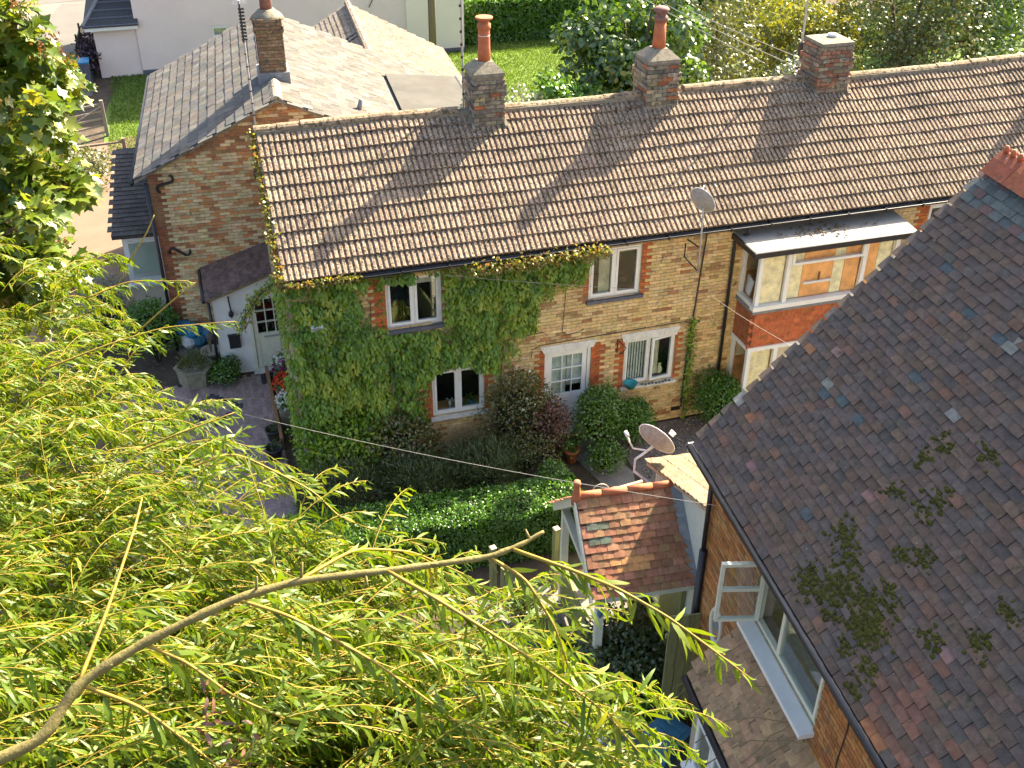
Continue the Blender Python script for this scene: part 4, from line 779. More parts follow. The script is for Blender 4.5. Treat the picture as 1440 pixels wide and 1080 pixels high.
tag(link('moss', bigmesh('moss', np.concatenate(VV), np.concatenate(FF), 'moss', smooth=True), rr), kind='stuff')
# upper window with its casement swung open
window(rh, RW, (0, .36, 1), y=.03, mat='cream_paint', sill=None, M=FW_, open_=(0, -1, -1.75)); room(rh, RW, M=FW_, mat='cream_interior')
MB().add([tuple(FW_ @ Vector(p)) for p in rotbox(((RW[0]+RW[1])/2, -.08, RW[2]-.05), (RW[1]-RW[0]+.1, .24, .07))], BF).build('sill', 'white_paint', rh)
ovw = [(math.cos(t)*.17, math.sin(t)*.29) for t in np.linspace(0, 2*math.pi, 25)[:-1]]
MB().tube([tuple(FW_ @ Vector((1.05+x, -.02, 2.72+z))) for x, z in ovw+ovw[:1]], .035, 8, False).build('oval_window', 'cream_paint', rh, True)
MB().add([tuple(FW_ @ Vector((1.05+x, -.012, 2.72+z))) for x, z in ovw], [tuple(range(24))]).build('oval_pane', 'lead', rh)
for k_ in (1,): MB().add([tuple(FW_ @ (Matrix.Translation((RW[0]+.055, .03, 0)) @ Matrix.Rotation(-1.75, 4, 'Z') @ Vector(q))) for q in rotbox((.30, -.0, 4.36), (.54, .05, .05))], BF).build('glazing_bar', 'cream_paint', rh)
# lower lean-to with plain tiles below the window
MB().box(-.42, .19, -7.5, -1.95, 0, 2.62).build('lean_to', 'mortar', rh)
lr2 = MB().add([(-.52, -1.85, 2.78), (.19, -1.85, 3.45), (.19, -8, 3.45), (-.52, -8, 2.78), (-.52, -1.85, 2.7), (.19, -1.85, 3.37), (-.52, -8, 2.7)], [(0, 3, 2, 1), (0, 1, 5, 4), (0, 4, 6, 3)]).build('lean_to_roof', 'porch_tile', rh); lr2.color = (.2, .12, .07, 1)
slope_tiles(lr2, WR, PL, (-.54, -1.85, 2.79), (0, -1, 0), (.73, 0, .67), 20, 8, .2, .115, lambda a, s, i, j: vary(random.choice([(.38, .24, .13), (.33, .21, .12), (.42, .26, .14)]), .16), 'porch_tile', stagger=.5, jit=.008, lift=.006, limit=100)
MB().tube([(-.58, -1.85, 2.72), (-.58, -8, 2.72)], .05, 8).build('gutter', 'black_plastic', rh, True)
window(rh, (2.15, 3.3, 1.3, 2.35), (0, .5, 1), y=-.03, sill='white_paint', M=Matrix.Translation((-.42, 0, 0)) @ Matrix.Rotation(-math.pi/2, 4, 'Z'), t=.07)
MB().tube([tuple(FW_ @ Vector(p)) for p in ((4.3, -.02, 4.95), (4.36, -.02, 4.5), (4.32, -.02, 3.9), (4.4, -.02, 3.4))], .008, 5).build('cable', 'dark_wire', rh)
# rendered lean-to on the gable and the little tiled porch
le = root('rendered_lean_to', 'pale rendered lean-to with a mossy tiled roof against the gable of the tiled house', 'extension', AR, RA)
MB().prism([(.48, -.28, 0), (.48, 2.5, 0), (.48, 2.5, 2.78), (.48, -.28, 3.95)], (2.6, 0, 0)).build('wall', 'pale_render', le)
lt = MB().add([(.36, -.27, 4.05), (3.2, -.27, 4.05), (3.2, 2.66, 2.86), (.36, 2.66, 2.86), (.36, -.27, 3.97), (3.2, -.27, 3.97), (3.2, 2.66, 2.78), (.36, 2.66, 2.78)], [(0, 1, 2, 3), (0, 3, 7, 4), (3, 2, 6, 7), (4, 7, 6, 5)]).build('roof', 'porch_tile', le); lt.color = (.5, .38, .26, 1)
slope_tiles(lt, WR, [tiltbox(.16, .26, .014, .026), tiltbox(.16, .26, .016, .034)], (3.2, 2.68, 2.87), (-1, 0, 0), (0, -2.93, 1.19), 18, 17, .16, .185, lambda a, s, i, j: vary((.20, .145, .09), .2), 'porch_tile', limit=300, jit=.02, lift=.004, keep=lambda a, s: a < 2.75)
MB().tube([(.42, 2.6, 2.90), (.40, 1.6, 3.30), (.42, .7, 3.66), (.40, -.2, 4.04)], .04, 8).build('verge_mortar', 'cement', le, True)
po = root('tiled_porch', 'small gabled porch with rusty red plain tiles and pale green posts', 'porch', AR, RA)
PX0, PX1, PYR, PRZ = -1.22, .46, 1.50, 3.28; PRUN, PDROP = 1.18, 1.05
pr2 = MB().add([(PX0, PYR, PRZ-.04), (PX1, PYR, PRZ-.04), (PX1, PYR-PRUN, PRZ-PDROP-.04), (PX0, PYR-PRUN, PRZ-PDROP-.04), (PX0, PYR+PRUN, PRZ-PDROP-.04), (PX1, PYR+PRUN, PRZ-PDROP-.04), (PX0, PYR, PRZ-.12), (PX0, PYR-PRUN, PRZ-PDROP-.12), (PX0, PYR+PRUN, PRZ-PDROP-.12)], [(0, 3, 2, 1), (0, 1, 5, 4), (0, 6, 7, 3), (0, 4, 8, 6)]).build('roof', 'porch_tile', po); pr2.color = (.2, .09, .05, 1)
pl2 = [(v*np.array((.9, 1, 1)), f) for v, f in PL]
def pcol(a, s, i, j):
    if a < .3 and j in (7, 9): return vary((.10, .12, .09), .1)
    if .35 < a < .9 and j in (3, 4): return vary((.50, .25, .10), .1)  # strip of sun put into the tile colour as brighter orange
    return vary(random.choice([(.33, .14, .075), (.28, .13, .07), (.36, .17, .10), (.29, .16, .08)]), .16, .06)
slope_tiles(pr2, WR, pl2, (PX0, PYR-PRUN-.02, PRZ-PDROP-.03), (1, 0, 0), (0, PRUN, PDROP), 9, 13, .18, .117, pcol, 'porch_tile', stagger=.5, jit=.012, lift=.004, keep=lambda a, s: a > -.02)
slope_tiles(pr2, WR, pl2, (PX1, PYR+PRUN+.02, PRZ-PDROP-.03), (-1, 0, 0), (0, -PRUN, PDROP), 9, 13, .18, .117, pcol, 'porch_tile', stagger=.5, jit=.012, lift=.004, keep=lambda a, s: a > -.02, limit=0)
for i in range(4): MB().tube([(PX0+i*.42, PYR, PRZ+.0), (PX0+i*.42+.41, PYR, PRZ+.0)], .062, 10).build('ridge_tile', 'terracotta', pr2, True)
MB().lathe([(.085, -.15), (.08, 0), (.055, .12), (.05, .2), (.065, .24), (.05, .29)], (PX0+.02, PYR, PRZ), 14).build('finial', 'terracotta', pr2, True)
MB().add([(PX1-.14, PYR-.04, PRZ-.01), (PX1+.04, PYR-.04, PRZ+.04), (PX1+.04, PYR-PRUN, PRZ-PDROP+.03), (PX1-.12, PYR-PRUN, PRZ-PDROP-.0)], [(0, 3, 2, 1)]).build('flashing', 'lead', pr2)
for y in (PYR-PRUN+.12, PYR+PRUN-.12):
    MB().box(PX0+.10, PX0+.22, y-.06, y+.06, 0, PRZ-PDROP).build('post', 'cream_paint', po)
for s in (-1, 1): MB().bar((PX0-.02, PYR, PRZ-.10), (PX0-.02, PYR+s*PRUN, PRZ-PDROP-.10), .03, .14).build('barge_board', 'cream_paint', po)
MB().box(PX0+.1, PX1, PYR-PRUN+.06, PYR-PRUN+.16, PRZ-PDROP-.2, PRZ-PDROP-.08).build('beam', 'cream_paint', po); MB().box(PX0+.08, PX0+.2, PYR-PRUN+.18, PYR+PRUN-.18, PRZ-PDROP-.14, PRZ-PDROP-.04).build('beam', 'cream_paint', po)
MB().box(PX0+.12, PX0+.17, PYR-PRUN+.2, PYR+PRUN-.2, .05, 1.0).build('side_panel', 'green_timber', po); MB().box(.40, .47, .7, 1.6, 0, 2.0).build('door', 'green_timber', po)
hg = root('hanging_ornament', 'blue glass ornament hanging under the porch eave', 'ornament', WR @ Vector((PX0+.12, PYR-PRUN-.05, 1.7))); MB().lathe([(.01, .14), (.04, .2), (.05, .26), (.03, .35), (.01, .4)], (0, 0, 0), 12).build('glass', 'blue_plastic', hg, True); MB().tube([(0, 0, .4), (0, .02, .52)], .006, 5).build('cord', 'dark_wire', hg)
# close boarded fence beside the brick wall
fe = root('board_fence', 'tall green stained timber fence of upright boards beside the brick wall', 'fence', AR, RA)
for i in range(3): MB().box(-.33+i*.16, -.185+i*.16, -.62+random.uniform(-.006, .006), -.585, 0, 2.55+random.uniform(-.02, .02)).build('board', 'green_timber', fe)
for z in (.35, 2.1): MB().box(-.35, .15, -.585, -.54, z, z+.07).build('rail', 'green_timber', fe)
# ------------------------------------------------------------------ pale rendered house behind, hipped outshot, railings
bh = root('rendered_house', 'large pale pink rendered house standing behind the lawn', 'house', (0, 30.3, 0))
mb = MB(); hw = (.2, .95, 1.35, 1.85); holed(mb, -2.85, 8.7, 0, 9, 0, .25, [hw]); mb.box(-2.85, 8.7, .25, 8, 0, 9); mb.build('wall', 'pink_render', bh)
MB().box(8.7, 11.35, -.12, 8, 0, 9).build('wall', 'cream_render', bh); window(bh, hw, (0, 1), y=.05, sill=None, t=.07)
MB().box(-2.85, 8.68, -.05, -.002, 0, .22).build('plinth', 'slate_sill', bh); MB().box(8.68, 11.4, -.17, -.122, 0, .18).build('plinth', 'slate_sill', bh)
MB().tube([(7.2, -.05, 6), (7.22, -.05, 2.5), (7.05, -.05, 2.2)], .02, 6).build('cable', 'dark_wire', bh)
os_ = root('outshot', 'single storey pale outshot with a small dark hipped tile roof', 'extension', (0, 30.3, 0))
MB().box(-4.55, -2.86, .06, 5, 0, 2.1).build('wall', 'pink_render', os_); MB().box(-4.85, -2.75, -.22, -.17, 2.0, 2.2).build('fascia', 'white_paint', os_); MB().box(-4.85, -4.80, -.17, 5, 2.0, 2.2).build('fascia', 'white_paint', os_)
hr = MB().add([(-4.9, -.25, 2.2), (-2.7, -.25, 2.2), (-2.7, 3.2, 4.6), (-2.7, 5.2, 4.6), (-4.9, 5.2, 2.2), (-4.9, -.25, 2.14), (-2.7, -.25, 2.14)], [(0, 1, 2), (0, 2, 3, 4), (0, 5, 6, 1)]).build('roof', 'clay_tile', os_); hr.color = (.05, .055, .06, 1)
for k in range(10):
    y = -.25+k*.34; zz = 2.2+k*.237; x0 = -4.9+k*.217; MB().tube([(x0+.05, y, zz+.01), (-2.72, y, zz+.01)], .04, 6).build('tile_course', 'slate_sill', hr)
MB().tube([(-4.9, -.25, 2.24), (-2.7, 3.2, 4.66)], .07, 6).build('hip', 'lead', hr)
ra = root('metal_railing', 'black metal railing with upright bars beside the road', 'railing', (0, 0, 0))
pts = [(-5.35, 31.5), (-5.3, 33.4), (-5.05, 35.4), (-4.2, 37.6)]
for i in range(3):
    (xa, ya), (xb, yb_) = pts[i], pts[i+1]
    for z in (.15, 1.35): MB().bar((xa, ya, z), (xb, yb_, z), .04).build('rail', 'black_iron', ra)
    MB().bar((xa, ya, 0), (xa, ya, 1.6), .08).build('post', 'black_iron', ra)
    for k in range(1, 12): MB().bar((xa+(xb-xa)*k/12, ya+(yb_-ya)*k/12, .1), (xa+(xb-xa)*k/12, ya+(yb_-ya)*k/12, 1.4), .022).build('bar', 'black_iron', ra)
wb = root('wheelie_bin', 'dark blue wheeled bin beside the outshot', 'bin', (-5.2, 29.6, 0)); MB().add([(-.24, -.3, 0), (.24, -.3, 0), (.24, .3, 0), (-.24, .3, 0), (-.3, -.36, .95), (.3, -.36, .95), (.3, .36, .95), (-.3, .36, .95)], [(3, 2, 1, 0), (0, 1, 5, 4), (1, 2, 6, 5), (2, 3, 7, 6), (3, 0, 4, 7), (4, 5, 6, 7)]).build('body', 'slate_sill', wb); MB().box(-.32, .32, -.4, .38, .951, 1.02).build('lid', 'bright_blue', wb)
# five bar gate and short rail fence
def gate(x0, y0, x1, y1, h, name, label, bars, mat='grey_timber', brace=True):
    g = root(name, label, name.split('_')[-1], (0, 0, 0)); a, b = Vector((x0, y0, 0)), Vector((x1, y1, 0))
    for p in (a, b): MB().bar(p+Vector((0, 0, -.05)), p+Vector((0, 0, h+.08)), .12).build('post', mat, g)
    for k in range(bars):
        z = .15+(h-.2)*k/(bars-1); MB().bar(a+Vector((0, 0, z)), b+Vector((0, 0, z)), .035, .065).build('bar', mat, g)
    m = (a+b)/2
    if brace:
        MB().bar(m+Vector((0, -.03, .15)), m+Vector((0, -.03, h-.05)), .09, .03).build('upright', mat, g); MB().bar(a+Vector((0, -.05, h-.1)), b+Vector((0, -.05, .2)), .08, .03).build('brace', mat, g)
    return g
gate(-4.25, 22.9, -6.6, 21.8, 1.25, 'field_gate', 'weathered five bar timber gate standing open on the drive', 5)
gate(-3.55, 19.6, -5.2, 19.4, .9, 'rail_fence', 'short two rail timber fence at the edge of the tan drive', 2, 'pole_wood', False)
# poles and aerials
up_ = root('utility_pole', 'brown wooden utility pole rising behind the felt roof', 'pole', (9.2, 27.3, 0)); MB().tube([(0, 0, -.2), (0, 0, 9)], [.17, .13], 12).build('shaft', 'pole_wood', up_, True); MB().tube([(-.16, -.05, 0), (-.15, -.05, 9)], .012, 5).build('earth_wire', 'dark_wire', up_)
for z in (7.5, 7.8, 8.1): MB().tube([(0, -.2, z), (0, .2, z)], .02, 6).build('step_bolt', 'galvanised', up_)
def yagi(mb_parent, p, d, n, span, gap):
    p, d = Vector(p), Vector(d).normalized(); s = d.cross(Vector((0, 0, 1))).normalized()
    MB().tube([p, p+d*gap*n], .012, 5).build('boom', 'galvanised', mb_parent)
    for i in range(n): MB().tube([p+d*gap*(i+.3)-s*span*(1-.02*i), p+d*gap*(i+.3)+s*span*(1-.02*i)], .006, 4).build('element', 'galvanised', mb_parent)
ae = root('television_aerial', 'aluminium aerial mast with a many toothed head fixed to the brick gable', 'aerial', WL @ Vector((2.52, -.12, 0)))
MB().tube([(0, 0, 4.9), (-.02, 0, 8.35)], .024, 8).build('mast', 'galvanised', ae)
for z in (5.05, 5.35): MB().box(-.16, .16, -.05, .12, z, z+.05).build('bracket', 'galvanised', ae)
for k in range(9): MB().lathe([(.028, 0), (.028, .03)], (-.003*k, 0, 5.6+k*.27), 8).build('clip', 'black_plastic', ae)
yagi(ae, (-.02, .05, 8.25), (.1, 1, .1), 14, .16, .075)
for k in range(10): MB().box(-.06, .06, -.12, -.06, 7.55+k*.07, 7.59+k*.07).build('reflector', 'black_plastic', ae)
MB().tube([(-.02, -.09, 7.5), (-.02, -.09, 8.3)], .02, 6).build('stem', 'black_plastic', ae)
m1 = root('aerial_mast', 'thin ringed mast strapped to the chimney with the wide flared pot', 'aerial', (4.16, 2.86, 6.3)); MB().tube([(0, 0, 0), (-.02, 0, 3.4)], .022, 8).build('mast', 'galvanised', m1)
for k in range(11): MB().lathe([(.027, 0), (.027, .05)], (-.006*k*.9, 0, .6+k*.25), 8).build('band', 'black_plastic', m1)
m2 = root('aerial_mast', 'bare mast behind the squat red chimney', 'aerial', (12.0, 3.05, 6.2)); MB().tube([(0, 0, 0), (-.06, 0, 3.0)], .024, 8).build('mast', 'galvanised', m2); MB().box(-.07, .09, -.05, .05, .85, 1.15).build('amplifier', 'black_plastic', m2); MB().box(-.08, .2, -.03, .03, .55, .6).build('bracket', 'black_iron', m2)
def dish(name, label, p, face, r, arm):
    o = root(name, label, 'satellite dish', p); f = Vector(face).normalized(); q = f.to_track_quat('Z', 'Y').to_matrix(); v = []; fc = []; n = 28; rings = 6
    for i in range(rings+1):
        for k in range(n):
            a = 2*math.pi*k/n; rr_ = r*i/rings; v.append(q @ Vector((rr_*math.cos(a)*.92, rr_*math.sin(a)*1.06, .28*r*(i/rings)**2)))
    for i in range(rings):
        for k in range(n): fc.append((i*n+k, i*n+(k+1) % n, (i+1)*n+(k+1) % n, (i+1)*n+k))
    MB().add(v, fc).build('reflector', 'dish_grey', o, True)
    MB().tube([v[rings*n+k] for k in range(n)]+[v[rings*n]], .008, 6, False).build('rim', 'white_plastic', o, True)
    for m in arm: MB().tube(*m[0]).build(m[1], m[2], o, True)
    return o, q
S1 = Vector((.75, .5, .42))
d1, q = dish('satellite_dish', 'grey satellite dish on a tall pole above the gutter', (8.06, -.42, 5.42), S1, .30, [(([(.08, .04, -.05), (.09, .0, -.3), (.14, .06, -1.35), (.16, .1, -1.6)], .02, 8), 'pole', 'galvanised'), (([(.12, .03, -1.0), (.0, .38, -.95)], .014, 6), 'bracket', 'black_iron'), (([(.15, .1, -1.55), (-.02, .40, -1.35), (-.02, .40, -1.05)], .014, 6), 'bracket', 'black_iron'), (([(.0, .0, -.1), (.1, .2, .0), (.25, .4, .18)], .01, 6), 'feed_arm', 'galvanised')])
d2, q = dish('satellite_dish', 'satellite dish with a bent white arm above the rendered lean-to', (5.20, -5.10, 3.45), (.74, .5, .44), .36, [(([(-.02, -.02, -.02), (-.12, -.02, -.1), (-.30, .12, -.12), (-.36, .16, .0), (-.40, .2, .12)], .016, 8), 'feed_arm', 'white_plastic'), (([(-.40, .16, .12), (-.40, .26, .14)], .035, 8), 'receiver', 'white_plastic'), (([(-.02, -.02, -.05), (-.28, .05, -.3), (-.30, .02, -.52), (-.1, -.3, -.62), (.12, -.4, -.6)], .022, 8), 'pole', 'white_plastic'), (([(.3, .05, .15), (.36, -.02, .1)], .04, 8), 'bracket', 'white_plastic')])
# telephone wires
def wire(name, label, a, b, sag, r=.0045, mat='wire'):
    o = root(name, label, 'cable', (0, 0, 0)); a, b = Vector(a), Vector(b); MB().tube([a.lerp(b, t)+Vector((0, 0, -sag*4*t*(1-t))) for t in np.linspace(0, 1, 25)], r, 5).build('line', mat, o)
E_ = WR @ Vector((.15, -.6, 4.55)); S_ = Vector((-2.23, -.07, 2.87)); wire('telephone_wire', 'pale telephone wire stretched over the box hedge to the tiled house', S_+(S_-E_)*.5, E_, .35)
gpole = root('clothes_pole', 'timber pole holding the pale telephone wire behind the willow', 'pole', tuple((S_+(S_-E_)*.5).xy)+(0,)); MB().tube([(0, 0, 0), (0, 0, 2.1)], .05, 8).build('shaft', 'pole_wood', gpole); MB().tube([(-.12, 0, 1.98), (.12, 0, 1.98)], .02, 6).build('crossbar', 'galvanised', gpole)
wire('telephone_wire', 'thin wire running from the bay cottage to the verge of the dark tile roof', (8.5, -.1, 3.3), WR @ Vector((1.4, .2, 6.4)), .05, .0035)
wire('telephone_wire', 'thin wire crossing the cottage front from the gutter to the window sill', (2.9, -.35, 4.55), (8.9, -.2, 3.2), .05, .005)
wire('washing_line', 'thin line from the side extension past the brick gable to the creeper', (-3.2, 8.0, 2.3), (.3, 5.4, 2.7), .06, .006)
for k in range(3): wire('overhead_wire', ('uppermost', 'middle', 'lowest')[k]+' of three thin wires crossing before the broad leaved tree', (10.0, 27.2, 8.6-.2*k), (11.2+.5*k, 3.2, 6.9), .5, .008)
wire('overhead_wire', 'dark overhead wire crossing above the road', (-14, 44, 1.4), (-2, 47, 2.3), .1, .03, 'dark_wire')
wire('overhead_wire', 'thin wire leading right from the mast behind the squat chimney', (12.0, 3.05, 8.6), (22, 12, 6.2), .3, .008)
# ------------------------------------------------------------------ garden furniture and pots
def gpost(x, y, h, label):
    o = root('wooden_post', label, 'post', (x, y, 0), .2); MB().box(-.05, .05, -.05, .05, 0, h).build('shaft', 'green_timber', o); MB().add([(-.055, -.055, h), (.055, -.055, h), (.055, .055, h), (-.055, .055, h), (0, 0, h+.025)], [(0, 1, 4), (1, 2, 4), (2, 3, 4), (3, 0, 4)]).build('cap', 'pot_stone', o)
gpost(2.62, -4.5, 1.35, 'square timber post with a pale top at the hedge end of the path'); gpost(3.80, -4.45, 1.45, 'square timber post with a pale top next to the porch barge board')
gp = root('garden_gate', 'narrow green picket gate standing half open beside the timber post', 'gate', (2.72, -4.65, 0), -1.2)
for i in range(6): MB().box(i*.13, i*.13+.09, -.012, .012, .08, 1.0+.12*math.sin(math.pi*i/5)).build('picket', 'green_timber', gp)
for z in (.25, .8): MB().box(0, .74, .013, .045, z, z+.07).build('rail', 'green_timber', gp)
pt = root('hexagonal_planter', 'hexagonal stone planter full of tufted herbs beside the porch', 'planter', (-2.05, 4.65, 0))
MB().lathe([(.40, 0), (.44, .4), (.48, .42), (.48, .46), (.40, .46), (.38, .40)], (0, 0, 0), 6).build('tub', 'planter_stone', pt); n = 900; d = rdir(n); d[:, 2] = np.abs(d[:, 2]); foliage(pt, d*rng.uniform(.1, .42, (n, 1))+np.array((0, 0, .42)), unit(d+np.array((0, 0, .6))), rdir(n), .10, .014, T_LANCE, 'olive_leaf')
pb = root('flower_pot', 'tall pale stone pot with bare stems between planter and porch', 'pot', (-1.62, 5.2, 0)); MB().lathe([(.17, 0), (.22, .42), (.26, .44), (.26, .5), (.21, .5), (.2, .44)], (0, 0, 0), 18).build('pot', 'pot_stone', pb, True)
for i in range(4): MB().tube([(0, 0, .4), (random.uniform(-.15, .15), random.uniform(-.1, .1), 1.3)], .012, 5).build('stem', 'dry_twig', pb)
shrub('potted_shrub', 'low round bright green shrub at the foot of the white porch wall', 'shrub', (-1.42, 4.38, .26), (.36, .32, .3), 1500, .07, .04, T_OVAL, 'bright_leaf', 21)
bb = root('bundle_of_toys', 'heap of bright blue plastic toys piled against the brick gable', 'toys', (-1.95, 6.0, 0))
for i in range(7): MB().lathe([(.12, 0), (.2, .12), (.19, .3), (.08, .34)], (random.uniform(-.35, .3), random.uniform(-.25, .0), random.uniform(.3, .75)), 9).build('toy', ('bright_blue', 'blue_plastic', 'bright_blue', 'white_plastic')[i % 4], bb)
MB().box(-.4, .35, -.3, .05, 0, .32).build('crate', 'slate_sill', bb)
dm = root('door_mat', 'dark rubber mat in front of the porch door step', 'mat', (-.2, 4.3, 0)); MB().box(-.38, .3, -.22, .2, -.0, .02).build('pad', 'mat_rubber', dm); 
for i in range(6): MB().box(-.36+i*.11, -.30+i*.11, -.2, .18, .021, .028).build('ridge', 'mat_rubber', dm)
def trough(x, y, z, label, petals, n, seed):
    o = root('flower_trough', label, 'flowers', (x, y, 0)); MB().box(-.28, .28, -.3, .3, 0, z-.12).build('trough', 'planter_stone', o); m = 420; d = rdir(m); d[:, 2] = np.abs(d[:, 2])
    foliage(o, d*np.array((.32, .34, .22))*rng.uniform(.5, 1, (m, 1))+np.array((0, 0, z-.1)), rdir(m), d+rdir(m)*.4, .07, .045, T_OVAL, 'hedge_leaf'); d = rdir(n); d[:, 2] = np.abs(d[:, 2])+.15
    P = d*np.array((.34, .36, .26))*rng.uniform(.85, 1.05, (n, 1))+np.array((0, 0, z-.08)); k = 5
    P5 = np.repeat(P, k, 0); D5 = unit(rdir(n*k)+np.repeat(d, k, 0)*.3); foliage(o, P5, D5, np.repeat(d, k, 0), .05, .045, T_OVAL, petals, name='flowers')
trough(.02, 4.05, .62, 'trough of small white daisies nearest the porch door', 'petal_white', 60, 1); trough(-.02, 3.55, .62, 'trough of deep purple petunias among the creeper end', 'petal_purple', 70, 2); trough(-.05, 3.05, .58, 'trough of vivid scarlet flowers along the cottage side', 'petal_red', 130, 3); trough(-.08, 2.45, .5, 'trough of white and pale blue flowers along the cottage side', 'petal_white', 90, 4)
MBx = root('log_edging', 'thin rough wooden edging strip beside the block paving', 'edging', (-.42, 2.9, 0)); MB().box(-.04, .03, -1.6, 1.5, 0, .3).build('board', 'wood_edge', MBx)
for i, (x, y) in enumerate(((-.55, 1.75), (-.62, 1.05))):
    o = root('black_pot', ('round black plastic pot on the paving closer to the flower troughs', 'round black plastic pot on the paving closer to the dark spiky bush')[i], 'pot', (x, y, 0), 0, 'black pots along the paving edge'); MB().lathe([(.13, 0), (.18, .24), (.2, .25), (.2, .28), (.16, .28), (.14, .1)], (0, 0, 0), 18).build('pot', 'black_plastic', o, True); n = 60; foliage(o, rng.normal(0, .07, (n, 3))+np.array((0, 0, .3)), rdir(n)+np.array((0, 0, .6)), rdir(n), .14, .02, T_LANCE, 'dark_leaf')
tp = root('terracotta_pot', 'terracotta plant pot under the bright shrub by the front door', 'pot', (5.42, -.85, 0)); MB().lathe([(.11, 0), (.16, .25), (.18, .26), (.18, .31), (.14, .31), (.12, .2)], (0, 0, 0), 18).build('pot', 'terracotta', tp, True); n = 300; foliage(tp, rng.normal(0, .12, (n, 3))+np.array((0, 0, .42)), rdir(n), rdir(n), .06, .035, T_OVAL, 'hedge_leaf')
bw = root('teal_bowl', 'turquoise plastic bowl on the white window sill', 'bowl', (7.02, -.10, 1.10)); MB().lathe([(.09, 0), (.14, .12), (.155, .13), (.135, .12), (.08, .01)], (0, 0, 0), 18).build('bowl', 'teal_plastic', bw, True)
dl = root('sill_ornaments', 'row of small dark pebbles along the white window sill', 'ornament', (7.6, -.10, 1.10))
for i in range(9): MB().lathe([(.01, 0), (.035, .015), (.03, .035), (.005, .045)], (-.3+i*.08, random.uniform(-.02, .02), 0), 8).build('pebble', 'slate_sill', dl, True)
bd = root('garden_ornament', 'round mottled stone ornament between the porch roof and the garden', 'ornament', (5.02, -4.25, 0)); MB().lathe([(.14, 0), (.12, 1.3), (.2, 1.4)], (0, 0, 0), 14).build('pedestal', 'pot_stone', bd, True); MB().lathe([(.10, 1.4), (.2, 1.5), (.24, 1.65), (.18, 1.82), (.06, 1.9)], (0, 0, 0), 16).build('ball', 'ridge_clay', bd, True).color = (.45, .3, .24, 1)
hs = root('garden_rail', 'pale horizontal rail beside the stone ornament', 'rail', (4.3, -4.1, 1.65)); MB().bar((-.35, 0, 0), (1.3, .1, .1), .05).build('rail', 'pot_stone', hs); MB().bar((-.2, .02, -1.65), (-.2, .02, 0), .06).build('leg', 'pot_stone', hs); MB().bar((1.2, .1, -1.65), (1.2, .1, .08), .06).build('leg', 'pot_stone', hs); MB().tube([(.45+.16*math.cos(t), .03, .12+.16*math.sin(t)) for t in np.linspace(0, 2*math.pi, 16)], .012, 6, False).build('hoop', 'pot_stone', hs, True)
bx = root('storage_box', 'blue green plastic storage box on the ground by the fence', 'box', (4.25, -8.35, 0), .5); MB().add([(-.26, -.2, 0), (.26, -.2, 0), (.26, .2, 0), (-.26, .2, 0), (-.32, -.26, .42), (.32, -.26, .42), (.32, .26, .42), (-.32, .26, .42)], [(3, 2, 1, 0), (0, 1, 5, 4), (1, 2, 6, 5), (2, 3, 7, 6), (3, 0, 4, 7)]).build('tub', 'blue_plastic', bx); MB().box(-.34, .34, -.28, .28, .421, .46).build('lid', 'blue_plastic', bx)
for i in range(4): MB().box(-.25+i*.14, -.15+i*.14, -.2, .2, .461, .475).build('lid_rib', 'blue_plastic', bx)
cn = root('watering_can', 'pale grey blue watering can behind the storage box', 'watering can', (3.98, -7.75, 0)); MB().lathe([(.14, 0), (.13, .26), (.08, .3), (.07, .26)], (0, 0, 0), 16).build('body', 'galvanised', cn, True); MB().tube([(.12, 0, .06), (.3, 0, .32), (.34, 0, .33)], [.025, .016, .035], 8).build('spout', 'galvanised', cn, True); MB().tube([(-.1, 0, .28), (-.02, 0, .42), (.06, 0, .3)], .012, 6).build('handle', 'galvanised', cn, True)
wt = root('cold_frame', 'white plastic lidded chest half hidden by the willow leaves', 'chest', (2.75, -8.1, 0), .3); MB().box(-.42, .42, -.3, .3, 0, .55).build('body', 'white_plastic', wt); MB().add([(-.46, -.34, .551), (.46, -.34, .551), (.46, .34, .62), (-.46, .34, .62), (-.46, -.34, .60), (.46, -.34, .60), (.46, .34, .68), (-.46, .34, .68)], [(4, 5, 6, 7), (0, 4, 7, 3), (1, 2, 6, 5), (0, 1, 5, 4), (3, 7, 6, 2)]).build('lid', 'white_plastic', wt); MB().box(-.02, .0, -.345, -.341, .0, .58).build('seam', 'slate_sill', wt)
bt_ = root('blue_bucket', 'bright blue bucket half hidden at the end of the box hedge', 'bucket', (.0, -1.3, 0)); MB().lathe([(.11, 0), (.15, .3), (.16, .3), (.14, .29), (.1, .02)], (0, 0, 0), 16).build('pail', 'bright_blue', bt_, True); MB().tube([(-.15, 0, .29), (0, 0, .42), (.15, 0, .29)], .006, 5).build('handle', 'galvanised', bt_)
# dead climbing stems over the lower lean-to
dv = root('dead_vine', 'bare tangled vine stems lying over the lower tiled lean-to roof', 'vine', AR, RA)
for i in range(7):
    y = -1.7-random.random()*2.2; x = -.55; p = [(x-.1, y+.2, 2.3)]
    for k in range(6): x += .13+random.uniform(-.03, .03); y += -.10*(i % 3)+random.uniform(-.06, .05); p.append((x, y, 2.86+max(0, x+.5)*.92+random.uniform(.03, .14)))
    MB().tube(p, [.008, .008, .007, .006, .006, .005, .003], 5).build('stem', 'dry_twig', dv, True)
